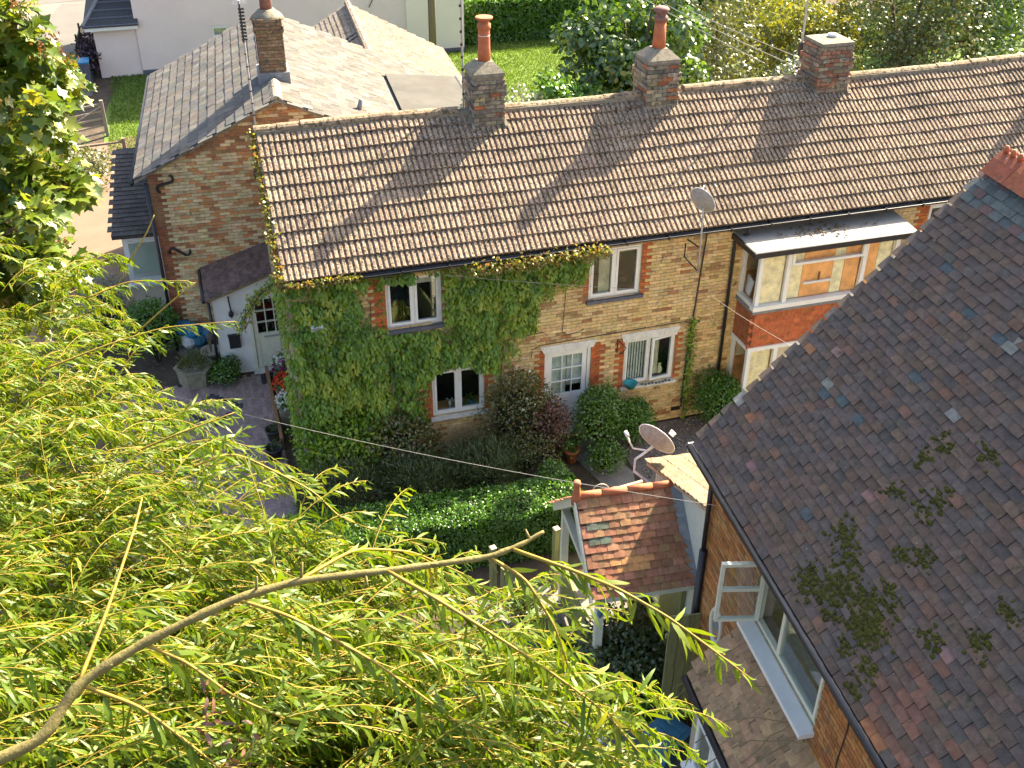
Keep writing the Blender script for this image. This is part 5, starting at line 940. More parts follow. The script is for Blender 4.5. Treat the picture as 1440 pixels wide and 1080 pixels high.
# ------------------------------------------------------------------ creeper on the cottage front
iv = root('creeper', 'dense green creeper hanging over the front of the end cottage', 'creeper', (0, 0, 0))
def ivy_ok(x, z, e=0.0):
    if not inpoly(x+.10*math.sin(z*9)+.05*math.sin(z*23), z+.07*math.sin(x*11), IVY): return False
    if any(h[0]-.04-e < x < h[1]+(.02 if h is W1 else .0)+e and h[2]-.06-e*.3 < z < h[3]-(.0 if h is W1 else .10)+e*.3 for h in (W1, W4)): return False
    return True
pts = []; off = []; sz = []
while len(pts) < 6500:
    x, z = random.uniform(-.12, 6.2), random.uniform(.15, 4.8)
    if not ivy_ok(x, z) or (1.25 < x < 1.80 and 3.5 < z < 4.45 and random.random() < .7): continue
    pts.append((x, -.02-.09*random.random(), z)); off.append(random.gauss(0, .2)-.12); sz.append(random.uniform(.05, .10))
nc = 0
while nc < 250:
    x, z = random.uniform(-.05, 6.15), random.uniform(.25, 4.75)
    if not ivy_ok(x, z, .08) or (1.2 < x < 1.82 and 3.5 < z < 4.45): continue
    nc += 1; r_ = random.uniform(.10, .30); bulge = random.uniform(.08, .34)*(1.25 if z < 2.4 else 1); tone = random.gauss(.0, .17)+(.28 if abs(x-1.1) < .7 and abs(z-2.1) < .6 else 0)
    for _ in range(int(42+240*r_)):
        a, q = random.uniform(0, 6.283), math.sqrt(random.random()); dx, dz = math.cos(a)*q*r_, math.sin(a)*q*r_*1.25-.10*r_
        if not ivy_ok(x+dx, z+dz): continue
        pts.append((x+dx, -.05-bulge*(1-q*q)*random.uniform(.75, 1.05), z+dz)); off.append(tone+random.gauss(0, .13)+.1*(1-q)); sz.append(random.uniform(.075, .14))
for _ in range(60):                 # trailing shoots off the ragged edge
    x = random.uniform(2.7, 5.9); zz = [z for z in np.arange(4.6, 1.6, -.05) if ivy_ok(x, z)]
    if not zz: continue
    z = min(zz); ln = random.uniform(.1, .5); yy = -.05-.1*random.random()
    if W4[0]-.05 < x < W4[1]+.05: ln *= .25
    for t in np.linspace(0, 1, int(6+30*ln)): pts.append((x+random.gauss(0, .02)+.05*math.sin(t*5+x), yy-random.uniform(0, .05), z+.1-ln*t)); off.append(random.gauss(.1, .15)); sz.append(random.uniform(.05, .10))
P = np.array(pts); n = len(P); D = unit(np.tile((0, -.45, -.9), (n, 1))+rdir(n)*.6); N = unit(np.tile((0, -1, .65), (n, 1))+rdir(n)*.6)
rn = np.clip(.44+np.array(off), 0, 1); sz = np.array(sz)
foliage(iv, P, D, N, sz, sz*rng.uniform(.38, .52, n), T_OVAL, 'ivy_leaf', rn)
# side of the house and the strands up the verge and over the gutter
n = 2600; P = np.stack([-.04-.14*rng.random(n), rng.uniform(-.05, 2.2, n), rng.uniform(.2, 4.7, n)], 1); P = P[P[:, 1] < .5+1.6*np.sin(P[:, 2]*1.3)**2]; n = len(P)
foliage(iv, P, unit(np.tile((-.5, 0, -.9), (n, 1))+rdir(n)*.5), unit(np.tile((-1, 0, .5), (n, 1))+rdir(n)*.5), .10, .05, T_OVAL, 'ivy_leaf')
n = 1500; t = rng.random(n)**1.3; P = np.stack([-.13+rng.normal(0, .045, n), EY+(RYY-EY)*t, EZ+(RZ-EZ)*t+rng.normal(.0, .06, n)-.08], 1); foliage(iv, P, unit(rdir(n)+np.array((0, 0, .2))), rdir(n)+np.array((0, -.4, .8)), .08, .045, T_OVAL, 'ivy_sunny')
n = 950; x = 3.3+2.9*rng.random(n)**.8; P = np.stack([x, EY-.06-.16*rng.random(n), EZ-.16+rng.normal(0, .07, n)-.1*(6.2-x)/2.9*rng.random(n)], 1); foliage(iv, P, unit(rdir(n)+np.array((.5, -.4, .1))), rdir(n)+np.array((0, -.4, .9)), .08, .04, T_OVAL, 'ivy_sunny')
n = 380; x = rng.uniform(-.1, 1.3, n); P = np.stack([x, EY-.03-.1*rng.random(n), EZ-.07+rng.normal(0, .03, n)], 1); foliage(iv, P, rdir(n), rdir(n)+np.array((0, -.4, .9)), .07, .04, T_OVAL, 'ivy_sunny')
for k in range(9):
    x0, y0_, z0 = -.12, .6+k*.45, 4.4-.25*k; p = [Vector((x0, y0_, z0))]
    for s in range(7): p.append(p[-1]+Vector((-.10+random.uniform(-.05, .03), random.uniform(-.05, .05), -.02-.035*s)))
    MB().tube(p, .006, 5).build('tendril', 'dark_stems_core', iv); q = np.array([tuple(a) for a in p]); q = np.repeat(q, 6, 0)+rng.normal(0, .05, (len(q)*6, 3)); foliage(iv, q, rdir(len(q)), rdir(len(q))+np.array((0, -.5, .6)), .08, .045, T_OVAL, 'ivy_sunny' if k % 2 else 'ivy_leaf')
n = 420; x = 4.62+.2*rng.random(n); P = np.stack([x+.06*np.sin(np.arange(n)), -.06-.06*rng.random(n), rng.uniform(2.85, 3.9, n)], 1); foliage(iv, P, unit(np.tile((0, -.3, -1.), (n, 1))+rdir(n)*.4), rdir(n)+np.array((0, -1, .4)), .08, .04, T_OVAL, 'ivy_leaf')
for (xa, xb, zt) in ((.3, .5, 4.4), (.8, 1.0, 4.3), (1.3, 1.45, 4.0), (2.3, 2.2, 1.9), (4.0, 4.1, 2.6)): MB().tube([(xa, -.02, .05), (xa+.05, -.03, zt*.4), (xb, -.03, zt*.75), (xb+.05, -.03, zt)], [.03, .022, .014, .006], 6).build('stem', 'bark', iv, True)
cr2 = root('wall_climber', 'thin climbing plant trained up the pipe beside the gravel', 'climber', (8.36, -.08, 0)); n = 420; z = 2.65*rng.random(n)**.7; P = np.stack([rng.normal(0, .05, n)+.03*np.sin(z*5), -.03-.06*rng.random(n), z], 1); foliage(cr2, P, rdir(n)+np.array((0, -.3, -.5)), rdir(n)+np.array((0, -1, .3)), .075, .04, T_OVAL, 'ivy_leaf'); MB().tube([(0, 0, 0), (.02, 0, 2.5)], .01, 5).build('stem', 'bark', cr2)
fl_ = root('floodlight', 'small white floodlight poking out of the creeper', 'lamp', (.42, -.30, 3.78)); MB().rbox((0, 0, 0), (.22, .10, .09), Matrix.Rotation(.35, 3, 'X')).build('head', 'white_plastic', fl_); MB().tube([(0, .05, 0), (0, .28, .05)], .02, 6).build('arm', 'white_plastic', fl_); MB().rbox((0, -.052, -.01), (.19, .008, .07), Matrix.Rotation(.35, 3, 'X')).build('lens', 'galvanised', fl_)
# ------------------------------------------------------------------ shrubs, hedges
shrub('leafy_shrub', 'mid green leafy shrub against the creeper at the cottage corner', 'shrub', (.75, -.50, .85), (.85, .6, .85), 4200, .10, .05, T_OVAL, 'ivy_leaf', 31)
shrub('leafy_shrub', 'mixed green shrub under the creeper left of the low window', 'shrub', (1.85, -.50, .75), (.85, .55, .8), 3800, .085, .045, T_OVAL, 'rose_leaf', 32)
shrub('rosemary_bush', 'dark grey green spiky bush filling the bed behind the left half of the box hedge', 'shrub', (.45, -1.35, .5), (.95, .75, .62), 6500, .12, .012, T_LANCE, 'dark_leaf', 33, upright=.7)
shrub('rosemary_bush', 'dark spiky bush in the bed below the low window', 'shrub', (1.95, -1.40, .5), (.95, .75, .62), 6500, .12, .012, T_LANCE, 'dark_leaf', 34, upright=.7)
shrub('rosemary_bush', 'dark spiky bush between the low window and the rose', 'shrub', (3.35, -1.25, .5), (.9, .8, .60), 6500, .12, .012, T_LANCE, 'dark_leaf', 35, upright=.7)
shrub('rose_bush', 'tall straggly rose with white blooms left of the front door', 'rose', (4.40, -.45, 1.05), (.78, .42, 1.1), 3600, .065, .04, T_OVAL, 'rose_leaf', 36, depth=.45, amp=.5)
ro = root('rose_blooms', 'scatter of white blooms on the straggly rose', 'flowers', (4.45, -.40, 0)); n = 26; c = rng.normal(0, 1, (n, 3))*np.array((.3, .12, .5))+np.array((0, -.25, 1.35)); q = np.repeat(c, 5, 0); foliage(ro, q, rdir(len(q)), rdir(len(q)), .04, .035, T_OVAL, 'petal_white', name='flowers')
shrub('red_leaved_shrub', 'bronze leaved shrub tight against the white front door', 'shrub', (4.95, -.62, .72), (.5, .42, .72), 2200, .07, .04, T_OVAL, 'dead_leaf', 37, depth=.45)
shrub('olive_shrub', 'yellowish green shrub sprawling below the rose', 'shrub', (4.30, -.95, .48), (.75, .45, .5), 2600, .06, .035, T_OVAL, 'rose_leaf', 38)
shrub('lime_shrub', 'small lime green shrub at the end of the box hedge', 'shrub', (4.62, -1.95, .40), (.38, .36, .46), 1800, .07, .04, T_OVAL, 'bright_leaf', 39)
shrub('bay_shrub', 'bright green upright shrub right of the front door', 'shrub', (6.08, -.72, .85), (.52, .45, .82), 4200, .075, .04, T_OVAL, 'bright_leaf', 40)
shrub('bay_shrub', 'darker green rounded shrub under the turquoise bowl', 'shrub', (6.88, -.70, .58), (.52, .45, .56), 3400, .06, .034, T_OVAL, 'hedge_leaf', 41)
shrub('bay_shrub', 'glossy dark green round bush beside the bay window', 'shrub', (8.98, -.62, .62), (.58, .55, .66), 4600, .065, .035, T_OVAL, 'hedge_leaf', 42)
shrub('low_shrub', 'low green sprawling plant beside the garden path', 'shrub', (6.0, -1.35, .3), (.45, .4, .34), 1500, .06, .035, T_OVAL, 'bright_leaf', 43)
shrub('low_shrub', 'low bluish green ground plant behind the satellite dish', 'shrub', (7.2, -3.0, .25), (.9, .6, .3), 2600, .05, .03, T_OVAL, 'hedge_leaf', 44)
shrub('low_shrub', 'green leafy plant beyond the lean-to eave', 'shrub', (6.6, -4.0, .35), (.7, .5, .4), 2200, .06, .03, T_OVAL, 'bright_leaf', 45)
shrub('gold_shrub', 'golden yellow shrub between the two timber posts', 'shrub', (3.0, -5.3, .42), (.34, .32, .5), 1500, .05, .025, T_OVAL, 'yellow_leaf', 46)
shrub('ivy_mound', 'dark blue green ivy mound below the porch eave', 'shrub', (4.15, -6.9, .55), (.75, .62, .6), 3200, .09, .06, T_OVAL, 'dark_leaf', 47)
shrub('ivy_mound', 'mottled green ivy mound by the fence foot', 'shrub', (4.1, -7.5, .3), (.5, .4, .32), 1500, .08, .055, T_OVAL, 'hedge_leaf', 48)
shrub('low_shrub', 'small leafy clump at the path edge below the gate', 'shrub', (3.3, -6.0, .18), (.45, .35, .22), 900, .07, .03, T_OVAL, 'bright_leaf', 49)
shrub('laurel_bush', 'dark bush at the foot of the brick gable behind the planter', 'shrub', (-2.9, 5.9, .8), (.7, .6, .85), 2600, .09, .045, T_OVAL, 'hedge_leaf', 50)
shrub('grey_bush', 'grey green bush beside the side extension window', 'shrub', (-4.0, 7.2, .9), (.7, .7, 1.0), 2400, .08, .03, T_OVAL, 'silver_leaf', 51)
shrub('purple_shrub', 'dark purple shrub behind the railing', 'shrub', (-4.9, 31.2, .6), (.6, 1.2, .75), 1500, .14, .09, T_OVAL, 'plum_leaf', 52)
shrub('dry_bush', 'olive hedge bush along the tan drive', 'shrub', (-4.9, 18.0, .5), (1.0, 1.2, .6), 1800, .12, .06, T_OVAL, 'olive_leaf', 53)
def hedge(name, label, x0, x1, y0, y1, h, n, l, w_, mat, rz=0, org=(0, 0)):
    o = root(name, label, 'hedge', (org[0], org[1], 0), rz); P = []; Nn = []
    A = [(x1-x0)*(y1-y0), (x1-x0)*h, (x1-x0)*h, (y1-y0)*h, (y1-y0)*h]; S = sum(A)
    for i, a in enumerate(A):
        m = int(n*a/S); u, v = rng.random(m), rng.random(m); dd = np.abs(rng.normal(0, .05, m)); bmp = .05*np.sin(u*23)*np.sin(v*7+u*9)
        X, Y = x0+(x1-x0)*u, y0+(y1-y0)*v
        if i == 0: P.append(np.stack([X, Y, h-dd+bmp], 1)); Nn.append(np.tile((0, 0, 1.), (m, 1)))
        elif i == 1: P.append(np.stack([X, y0+dd+bmp, h*v], 1)); Nn.append(np.tile((0, -1., .2), (m, 1)))
        elif i == 2: P.append(np.stack([X, y1-dd+bmp, h*v], 1)); Nn.append(np.tile((0, 1., .2), (m, 1)))
        elif i == 3: P.append(np.stack([x0+dd, y0+(y1-y0)*u, h*v], 1)); Nn.append(np.tile((-1., 0, .2), (m, 1)))
        else: P.append(np.stack([x1-dd, y0+(y1-y0)*u, h*v], 1)); Nn.append(np.tile((1., 0, .2), (m, 1)))
    P = np.concatenate(P); Nn = np.concatenate(Nn); m = len(P); foliage(o, P, unit(Nn*.5+rdir(m)*.9), unit(Nn+rdir(m)*.6), rng.uniform(.7, 1.2, m)*l, rng.uniform(.8, 1.1, m)*w_, T_OVAL, mat)
    k = 260; sx, sy = rng.uniform(x0, x1, k), rng.uniform(y0, y1, k); hh = rng.uniform(.02, .14, k)*(l/.06); sp = np.repeat(np.stack([sx, sy, np.full(k, h)], 1), 6, 0); sp[:, 2] += np.repeat(hh, 6)*np.tile(np.linspace(0, 1, 6), k); sp += rng.normal(0, .012, sp.shape); foliage(o, sp, unit(rdir(len(sp))+np.array((0, 0, .5))), rdir(len(sp))+np.array((0, 0, .7)), l*.9, w_*.9, T_OVAL, mat, name='shoots')
    MB().box(x0+.09, x1-.09, y0+.09, y1-.09, 0, h-.09).build('shade_core', 'dark_stems_core', o)  # solid dark box added inside the leaves to block light
hedge('box_hedge', 'clipped box hedge with a bright sunlit top in front of the cottage garden', -.9, 4.75, -.5, .45, 1.12, 34000, .06, .038, 'hedge_leaf', -.05, (0, -2.85))
hedge('garden_hedge', 'long square cut hedge at the far side of the lawn', 11.6, 30, 31.0, 32.6, 1.9, 34000, .17, .11, 'hedge_leaf')
# blades of grass on the lawns behind
gl = tag(bpy.data.objects.new('grass', bpy.data.meshes.new('grass')), kind='stuff'); COL.objects.link(gl)
n = 26000; P = np.concatenate([np.stack([rng.uniform(-4.2, -1.2, n//3), rng.uniform(21, 30.5, n//3), np.zeros(n//3)], 1), np.stack([rng.uniform(8, 19, n), rng.uniform(23, 31, n), np.zeros(n)], 1)]); m = len(P)
gl.data = leafmesh('grass', P, unit(rdir(m)*.6+np.array((0, 0, 1.))), rdir(m), .10, .035, T_DIAM, 'grass_blade')
# ------------------------------------------------------------------ background trees
def tree(name, label, x, y, ztop, r, cz, n, l, w_, mat, seed, group=None, T=T_OVAL, rz=None, lob=26):
    o = root(name, label, 'tree', (x, y, 0), 0, group); r_ = np.random.default_rng(seed); rz = rz or (ztop-cz)
    MB().tube([(0, 0, -.1), (.05, .02, cz*.5), (.0, .05, cz)], [.16*r/2, .12*r/2, .06*r/2], 8).build('trunk', 'bark', o, True)
    cen = unit(r_.normal(size=(lob, 3)))*r_.uniform(.35, .95, (lob, 1))*np.array((r, r, rz)); cen[:, 2] += cz; cen = cen[cen[:, 2] > .3]
    for c in cen[:8]: MB().tube([(0, 0, cz*.6), tuple(c*np.array((.5, .5, 1))*.9+np.array((0, 0, cz*.05))), tuple(c)], [.05*r/2, .03*r/2, .012], 5).build('limb', 'bark', o, True)
    idx = r_.integers(0, len(cen), n); d = unit(r_.normal(size=(n, 3))); rad = r*.38*r_.uniform(.6, 1.25, len(cen)); P = cen[idx]+d*(rad[idx]*np.clip(1-np.abs(r_.normal(0, .28, n)), .2, 1.1))[:, None]*np.array((1, 1, .8)); k = P[:, 2] > .1; P = P[k]; d = d[k]; m = len(P)
    foliage(o, P, unit(rdir(m)+d*.4+np.array((0, 0, -.15))), unit(d+rdir(m)*.6+np.array((0, 0, .4))), rng.uniform(.7, 1.25, m)*l, rng.uniform(.8, 1.2, m)*w_, T, mat, name='crown'); return o
tree('broadleaf_tree', 'bright green broad leaved tree behind the hooded chimney pot', 10.9, 9.6, 7.6, 2.15, 5.3, 8500, .20, .13, 'tree_leaf', 1)
tree('garden_tree', 'dark dense shrub tree behind the ridge between the two tall pots', 8.7, 8.6, 5.35, 1.4, 4.2, 5200, .14, .09, 'hedge_leaf', 2)
tree('flowering_shrub', 'loose shrub with pale flecks just right of the flared pot chimney', 7.1, 8.0, 5.35, .9, 4.4, 2600, .10, .06, 'silver_leaf', 3)
tree('garden_tree', 'small bright shrub tree left of the flared pot chimney beside the felt roof', 5.85, 8.3, 5.2, .6, 4.5, 1600, .10, .06, 'bright_leaf', 4)
tree('olive_tree', 'olive green feathery tree left of the squat red chimney', 15.2, 13.0, 6.8, 2.6, 4.4, 8500, .17, .06, 'olive_leaf', 5)
tree('yellow_tree', 'yellow green tree right of the squat red chimney', 19.2, 14.5, 5.8, 2.0, 3.9, 6000, .18, .09, 'yellow_leaf', 6)
tree('silver_bush', 'white flecked bush just above the ridge right of the squat chimney', 16.9, 9.2, 5.2, 1.7, 3.9, 5000, .12, .07, 'silver_leaf', 7)
tree('garden_tree', 'tall dark tree with small leaves beyond the right end of the ridge', 22.6, 13.5, 7.5, 3.0, 4.6, 9000, .15, .08, 'dark_leaf', 8)
tree('garden_tree', 'broad mid green tree at the right end above the ridge', 27.5, 16.0, 8.0, 3.4, 4.8, 9000, .17, .10, 'tree_leaf', 9)
tree('yellow_tree', 'golden shrub tree at the lawn edge behind the bare mast', 22.5, 24.0, 5.0, 2.6, 2.7, 6000, .22, .12, 'yellow_leaf', 10)
for i, (x, y, zt, r, m) in enumerate(((14.0, 36.5, 7, 3.4, 'tree_leaf'), (20.5, 37.5, 7.5, 3.6, 'olive_leaf'), (27, 34.5, 8, 4.0, 'dark_leaf'), (34, 31, 9, 4.5, 'tree_leaf'), (41, 30, 9, 4.5, 'dark_leaf'), (36.5, 22, 8, 3.8, 'olive_leaf'), (31.5, 24.5, 7, 3.4, 'dark_leaf'), (47, 34, 10, 5, 'tree_leaf'), (26.5, 46, 9, 5, 'dark_leaf'), (37, 46, 10, 5.5, 'dark_leaf'), (49, 50, 11, 6, 'dark_leaf'), (15, 48, 9, 5, 'dark_leaf'), (60, 42, 11, 6, 'dark_leaf'))):
    tree('distant_tree', {'d': 'dark green', 'o': 'olive green', 't': 'fresh green'}[m[0]]+' leafy tree in the bank of trees beyond the far hedge', x, y, zt, r, zt*.55, 4200, .30, .18, m, 20+i, 'trees beyond the far hedge')
CL=[(-2.89,-10.33,10.39),(-2.03,-10.77,10.42),(-2.53,-11.16,10.35),(-2.31,-11.26,10.53),(-2.08,-11.11,10.50),(-2.66,-11.68,10.49),(-2.45,-12.06,10.57),(-2.22,-11.81,10.38),(-2.05,-12.27,10.58),(-1.79,-11.82,10.36),(-2.67,-12.00,10.43),(-2.38,-12.30,10.43),(-2.26,-12.52,10.60),(-1.91,-12.43,10.51),(-1.66,-12.54,10.40),(-2.57,-12.78,10.57),(-2.31,-13.11,10.65),(-2.09,-13.04,10.57),(-2.02,-13.17,10.66),(-1.72,-12.98,10.50),(-1.49,-13.38,10.64),(-2.58,-13.24,10.54),(-2.26,-13.68,10.78),(-2.21,-13.34,10.58),(-1.99,-13.50,10.59),(-1.79,-13.65,10.71),(-1.60,-13.56,10.67),(-1.37,-13.77,10.76),(-2.47,-13.61,10.58),(-2.23,-13.94,10.80),(-2.12,-13.70,10.55),(-1.83,-14.05,10.75),(-1.65,-14.01,10.79),(-1.52,-14.24,10.82),(-1.34,-14.29,10.76),(-1.17,-14.16,10.75),(-0.89,-14.02,10.54),(-2.39,-14.02,10.72),(-2.29,-14.22,10.69),(-2.07,-14.34,10.87),(-1.83,-14.24,10.72),(-1.73,-14.38,10.74),(-1.52,-14.22,10.66),(-1.40,-14.55,10.83),(-1.23,-14.55,10.78),(-1.06,-14.62,10.75),(-0.91,-14.57,10.77),(-0.65,-14.80,10.78),(-2.25,-14.59,10.80),(-2.07,-14.46,10.73),(-1.82,-14.61,10.83),(-1.69,-14.81,10.91),(-1.61,-14.67,10.75),(-1.45,-14.62,10.72),(-1.20,-15.12,11.04),(-1.05,-14.89,10.71),(-0.85,-14.74,10.70),(-0.77,-14.89,10.70),(-0.56,-15.07,10.90),(-2.06,-15.16,11.08),(-2.01,-14.90,10.90),(-1.83,-15.15,11.00),(-1.73,-15.22,11.08),(-1.55,-14.96,10.79),(-1.39,-15.27,11.04),(-1.25,-15.06,10.84),(-1.10,-15.26,11.03),(-1.00,-15.44,11.07),(-0.82,-15.52,11.11),(-0.66,-15.43,11.06),(-0.46,-15.25,10.80),(-0.33,-15.34,10.84),(-0.35,-15.68,11.12),(-2.05,-15.36,11.11),(-1.94,-15.28,11.06),(-1.84,-15.32,11.02),(-1.73,-15.09,10.83),(-1.54,-15.41,10.99),(-1.38,-15.35,10.93),(-1.27,-15.50,11.01),(-1.18,-15.47,11.07),(-1.06,-15.56,10.98),(-0.81,-15.48,10.97),(-0.69,-15.64,11.00),(-0.60,-15.68,11.09),(-0.48,-15.68,11.01),(-0.27,-15.75,11.06),(-2.30,-15.08,10.80),(-2.12,-15.38,10.92),(-1.99,-15.25,10.80),(-1.85,-15.55,11.08),(-1.66,-15.67,11.14),(-1.58,-15.55,11.09),(-1.49,-15.38,10.79),(-1.31,-15.60,11.00),(-1.19,-15.62,10.91),(-1.06,-15.59,10.92),(-0.86,-15.80,11.03),(-0.73,-15.87,11.16),(-0.65,-15.97,11.18),(-0.52,-15.94,11.00),(-0.42,-15.97,11.16),(-0.13,-15.83,10.82),(-2.11,-15.57,11.06),(-1.92,-15.72,11.21),(-1.77,-15.62,11.02),(-1.67,-15.85,11.21),(-1.59,-15.66,11.00),(-1.41,-15.69,10.88),(-1.34,-15.72,11.00),(-1.20,-15.91,11.09),(-1.05,-15.79,10.85),(-0.94,-15.82,10.90),(-0.84,-15.97,11.10),(-0.71,-15.93,10.89),(-0.61,-16.12,11.20),(-0.45,-16.04,11.05),(-0.36,-16.22,11.22)]
MP=[(-2.93,-8.10,11.78),(-2.67,-7.71,11.75),(-2.98,-7.91,11.56),(-2.79,-7.60,11.40),(-2.53,-8.39,11.60),(-3.05,-8.11,11.22),(-2.73,-8.24,11.36),(-2.54,-8.21,11.22),(-2.36,-8.47,11.36),(-3.14,-7.59,10.93),(-2.77,-8.27,11.12),(-2.60,-8.27,11.11),(-2.30,-8.17,11.05),(-2.24,-7.90,10.87),(-3.10,-8.64,11.02),(-2.81,-8.73,11.02),(-2.66,-8.49,10.76),(-2.37,-8.92,10.92),(-3.38,-7.79,10.37),(-3.06,-8.27,10.52),(-2.85,-7.87,10.42),(-2.38,-8.33,10.56),(-3.18,-9.01,10.52),(-3.04,-8.46,10.28),(-2.65,-8.78,10.48),(-2.42,-8.79,10.36),(-2.28,-8.75,10.24),(-3.34,-8.81,10.16),(-3.02,-8.72,10.20),(-2.83,-8.57,10.14),(-2.53,-9.38,10.30),(-3.32,-8.53,9.81),(-3.11,-8.92,9.91),(-2.87,-9.05,9.88),(-2.58,-9.15,9.92),(-3.37,-9.17,9.75),(-3.13,-9.35,9.78),(-2.82,-9.00,9.56),(-2.64,-9.37,9.90),(-2.45,-8.70,9.44),(-3.44,-8.91,9.49),(-3.22,-8.98,9.50),(-2.85,-9.20,9.56),(-2.60,-9.42,9.49)]
# ------------------------------------------------------------------ maple at the left edge
mt = root('maple_tree', 'maple with lobed leaves and brown seed clusters at the left edge', 'tree', (-5.6, -7.2, 0))
off = np.array((5.6, 7.2, 0)); C = np.array(MP)+off; C2 = C+rng.normal(0, .12, C.shape)+np.array((-.5, .55, -.45)); C3 = C+np.array((-1.0, .9, -.9)); C4 = rng.uniform((-2.5, -2.2, 7.0), (1.6, 2.0, 12.2), (60, 3)); CC = np.concatenate([C, C, C2, C3, C4[(C4[:, 0] < 1.2)]])
MB().tube([(0, 0, -.1), (.1, 0, 4), (.2, -.2, 7.5), (.1, -.3, 10)], [.28, .22, .15, .06], 10).build('trunk', 'bark', mt, True)
for c in C[::3]: MB().tube([(.15, -.1, 6.8), tuple((c+np.array((.15, -.1, 7.4)))/2+np.array((0, 0, .2))), tuple(c)], [.06, .03, .008], 6).build('limb', 'bark', mt, True)
n = 11500; idx = rng.integers(0, len(CC), n); d = rdir(n); P = CC[idx]+d*rng.uniform(.04, .21, (n, 1)); D = unit(d*.7+rdir(n)*.5+np.array((.15, -.2, -.35))); N = unit(np.tile((.1, -.25, 1.), (n, 1))+rdir(n)*.55)
sz = rng.uniform(.075, .135, n); foliage(mt, P, D, N, sz, sz*.95, T_MAPLE, 'maple_leaf', name='crown')
n = 75; c = C[rng.integers(0, len(C), n)]+rdir(n)*.17+np.array((0, -.08, .08)); q = np.repeat(c, 26, 0)+rng.normal(0, .035, (n*26, 3)); foliage(mt, q, unit(rdir(len(q))+np.array((0, 0, -.8))), rdir(len(q)), .04, .014, T_OVAL, 'seed_brown', name='seed_clusters')
# ------------------------------------------------------------------ weeping willow in the foreground
wt_ = root('willow_tree', 'golden willow with drooping narrow leaves filling the lower left', 'tree', (-4.2, -15.2, 0)); TR = np.array((-4.2, -15.2, 0))
def wl(p): return tuple(np.array(p)-TR)
MB().tube([(0, 0, -.1), (.1, 0, 3), (.3, -.1, 6.5), (.7, -.2, 9.0)], [.45, .36, .28, .18], 12).build('trunk', 'bark', wt_, True)
LP = []; LD = []; LN = []; LL = []; TV = []; TF = []; tb = 0
def ribbon(p, r0, r1):
    """a thin three sided twig, gathered for one mesh"""
    global tb
    k = len(p); d = np.gradient(p, axis=0); d = unit(d); s = unit(np.cross(d, (0.1, .2, 1.))); u = np.cross(s, d); rr_ = np.linspace(r0, r1, k)[:, None]
    V = np.concatenate([p+s*rr_, p-s*rr_*.5+u*rr_*.87, p-s*rr_*.5-u*rr_*.87]); TV.append(V); f = []
    for i in range(k-1):
        for a, b in ((0, 1), (1, 2), (2, 0)): f.append((tb+a*k+i, tb+b*k+i, tb+b*k+i+1, tb+a*k+i+1))
    TF.extend(f); tb += 3*k
def leaves_on(p, gap=.021, lmin=.06, lmax=.115, start=0.1, tuft=True):
    seg = np.linalg.norm(np.diff(p, axis=0), axis=1); L = seg.sum(); cum = np.concatenate([[0], np.cumsum(seg)]); m = max(2, int(L*(1-start)/gap)); t = np.linspace(L*start, L, m)
    Q = np.stack([np.interp(t, cum, p[:, k]) for k in range(3)], 1); d = unit(np.gradient(Q, axis=0)); s = unit(np.cross(d, (0, 0, 1.))+rng.normal(0, .25, (m, 3))); sg = np.where(np.arange(m) % 2 == 0, 1, -1)[:, None]
    D = unit(d*rng.uniform(.5, 1.1, (m, 1))+s*sg*rng.uniform(.35, .8, (m, 1))+np.array((0, 0, -.62))+rng.normal(0, .30, (m, 3))); N = unit(np.array((0, 0, 1.))+rng.normal(0, .55, (m, 3)))
    fade = np.interp(t/L, (0, .85, 1), (1, 1, .55)); LP.append(Q); LD.append(D); LN.append(N); LL.append(rng.uniform(lmin, lmax, m)*fade)
def smooth(p, k=5):
    p = np.array(p, float); t = np.linspace(0, len(p)-1, (len(p)-1)*k+1); q = np.stack([np.interp(t, np.arange(len(p)), p[:, i]) for i in range(3)], 1); w3 = q.copy(); w3[1:-1] = (q[:-2]+2*q[1:-1]+q[2:])/4; w3[1:-1] = (w3[:-2]+2*w3[1:-1]+w3[2:])/4; return w3
BOUGH = [(-2.7, -15.9, 11.0), (-2.3, -15.9, 11.25), (-2.048, -15.865, 11.400), (-1.872, -15.838, 11.429), (-1.769, -15.751, 11.513), (-1.595, -15.706, 11.568), (-1.337, -15.678, 11.636), (-1.159, -15.666, 11.645), (-.880, -15.695, 11.638), (-.612, -15.718, 11.636), (-.512, -15.711, 11.655), (-.442, -15.696, 11.673)]
SIDES = [[(-.545, -15.726, 11.654), (-.413, -15.838, 11.642), (-.302, -15.943, 11.630), (-.191, -16.045, 11.586), (-.099, -16.137, 11.528), (-.013, -16.208, 11.463)],
 [(-.911, -15.696, 11.641), (-.803, -15.802, 11.607), (-.665, -15.901, 11.524), (-.545, -15.989, 11.449), (-.393, -16.109, 11.341), (-.316, -16.201, 11.241)],
 [(-.612, -15.719, 11.634), (-.528, -15.796, 11.595), (-.477, -15.910, 11.505), (-.457, -15.985, 11.403)],
 [(-1.595, -15.706, 11.568), (-1.491, -15.766, 11.528), (-1.377, -15.856, 11.447), (-1.257, -15.890, 11.359)],
 [(-1.337, -15.678, 11.636), (-1.2, -15.75, 11.60), (-1.0, -15.86, 11.48), (-.82, -15.98, 11.33), (-.70, -16.06, 11.2)],
 [(-1.159, -15.666, 11.645), (-.98, -15.55, 11.62), (-.80, -15.50, 11.52), (-.62, -15.52, 11.38)],
 [(-1.769, -15.751, 11.513), (-1.62, -15.82, 11.45), (-1.50, -15.92, 11.36), (-1.36, -16.02, 11.22)]]
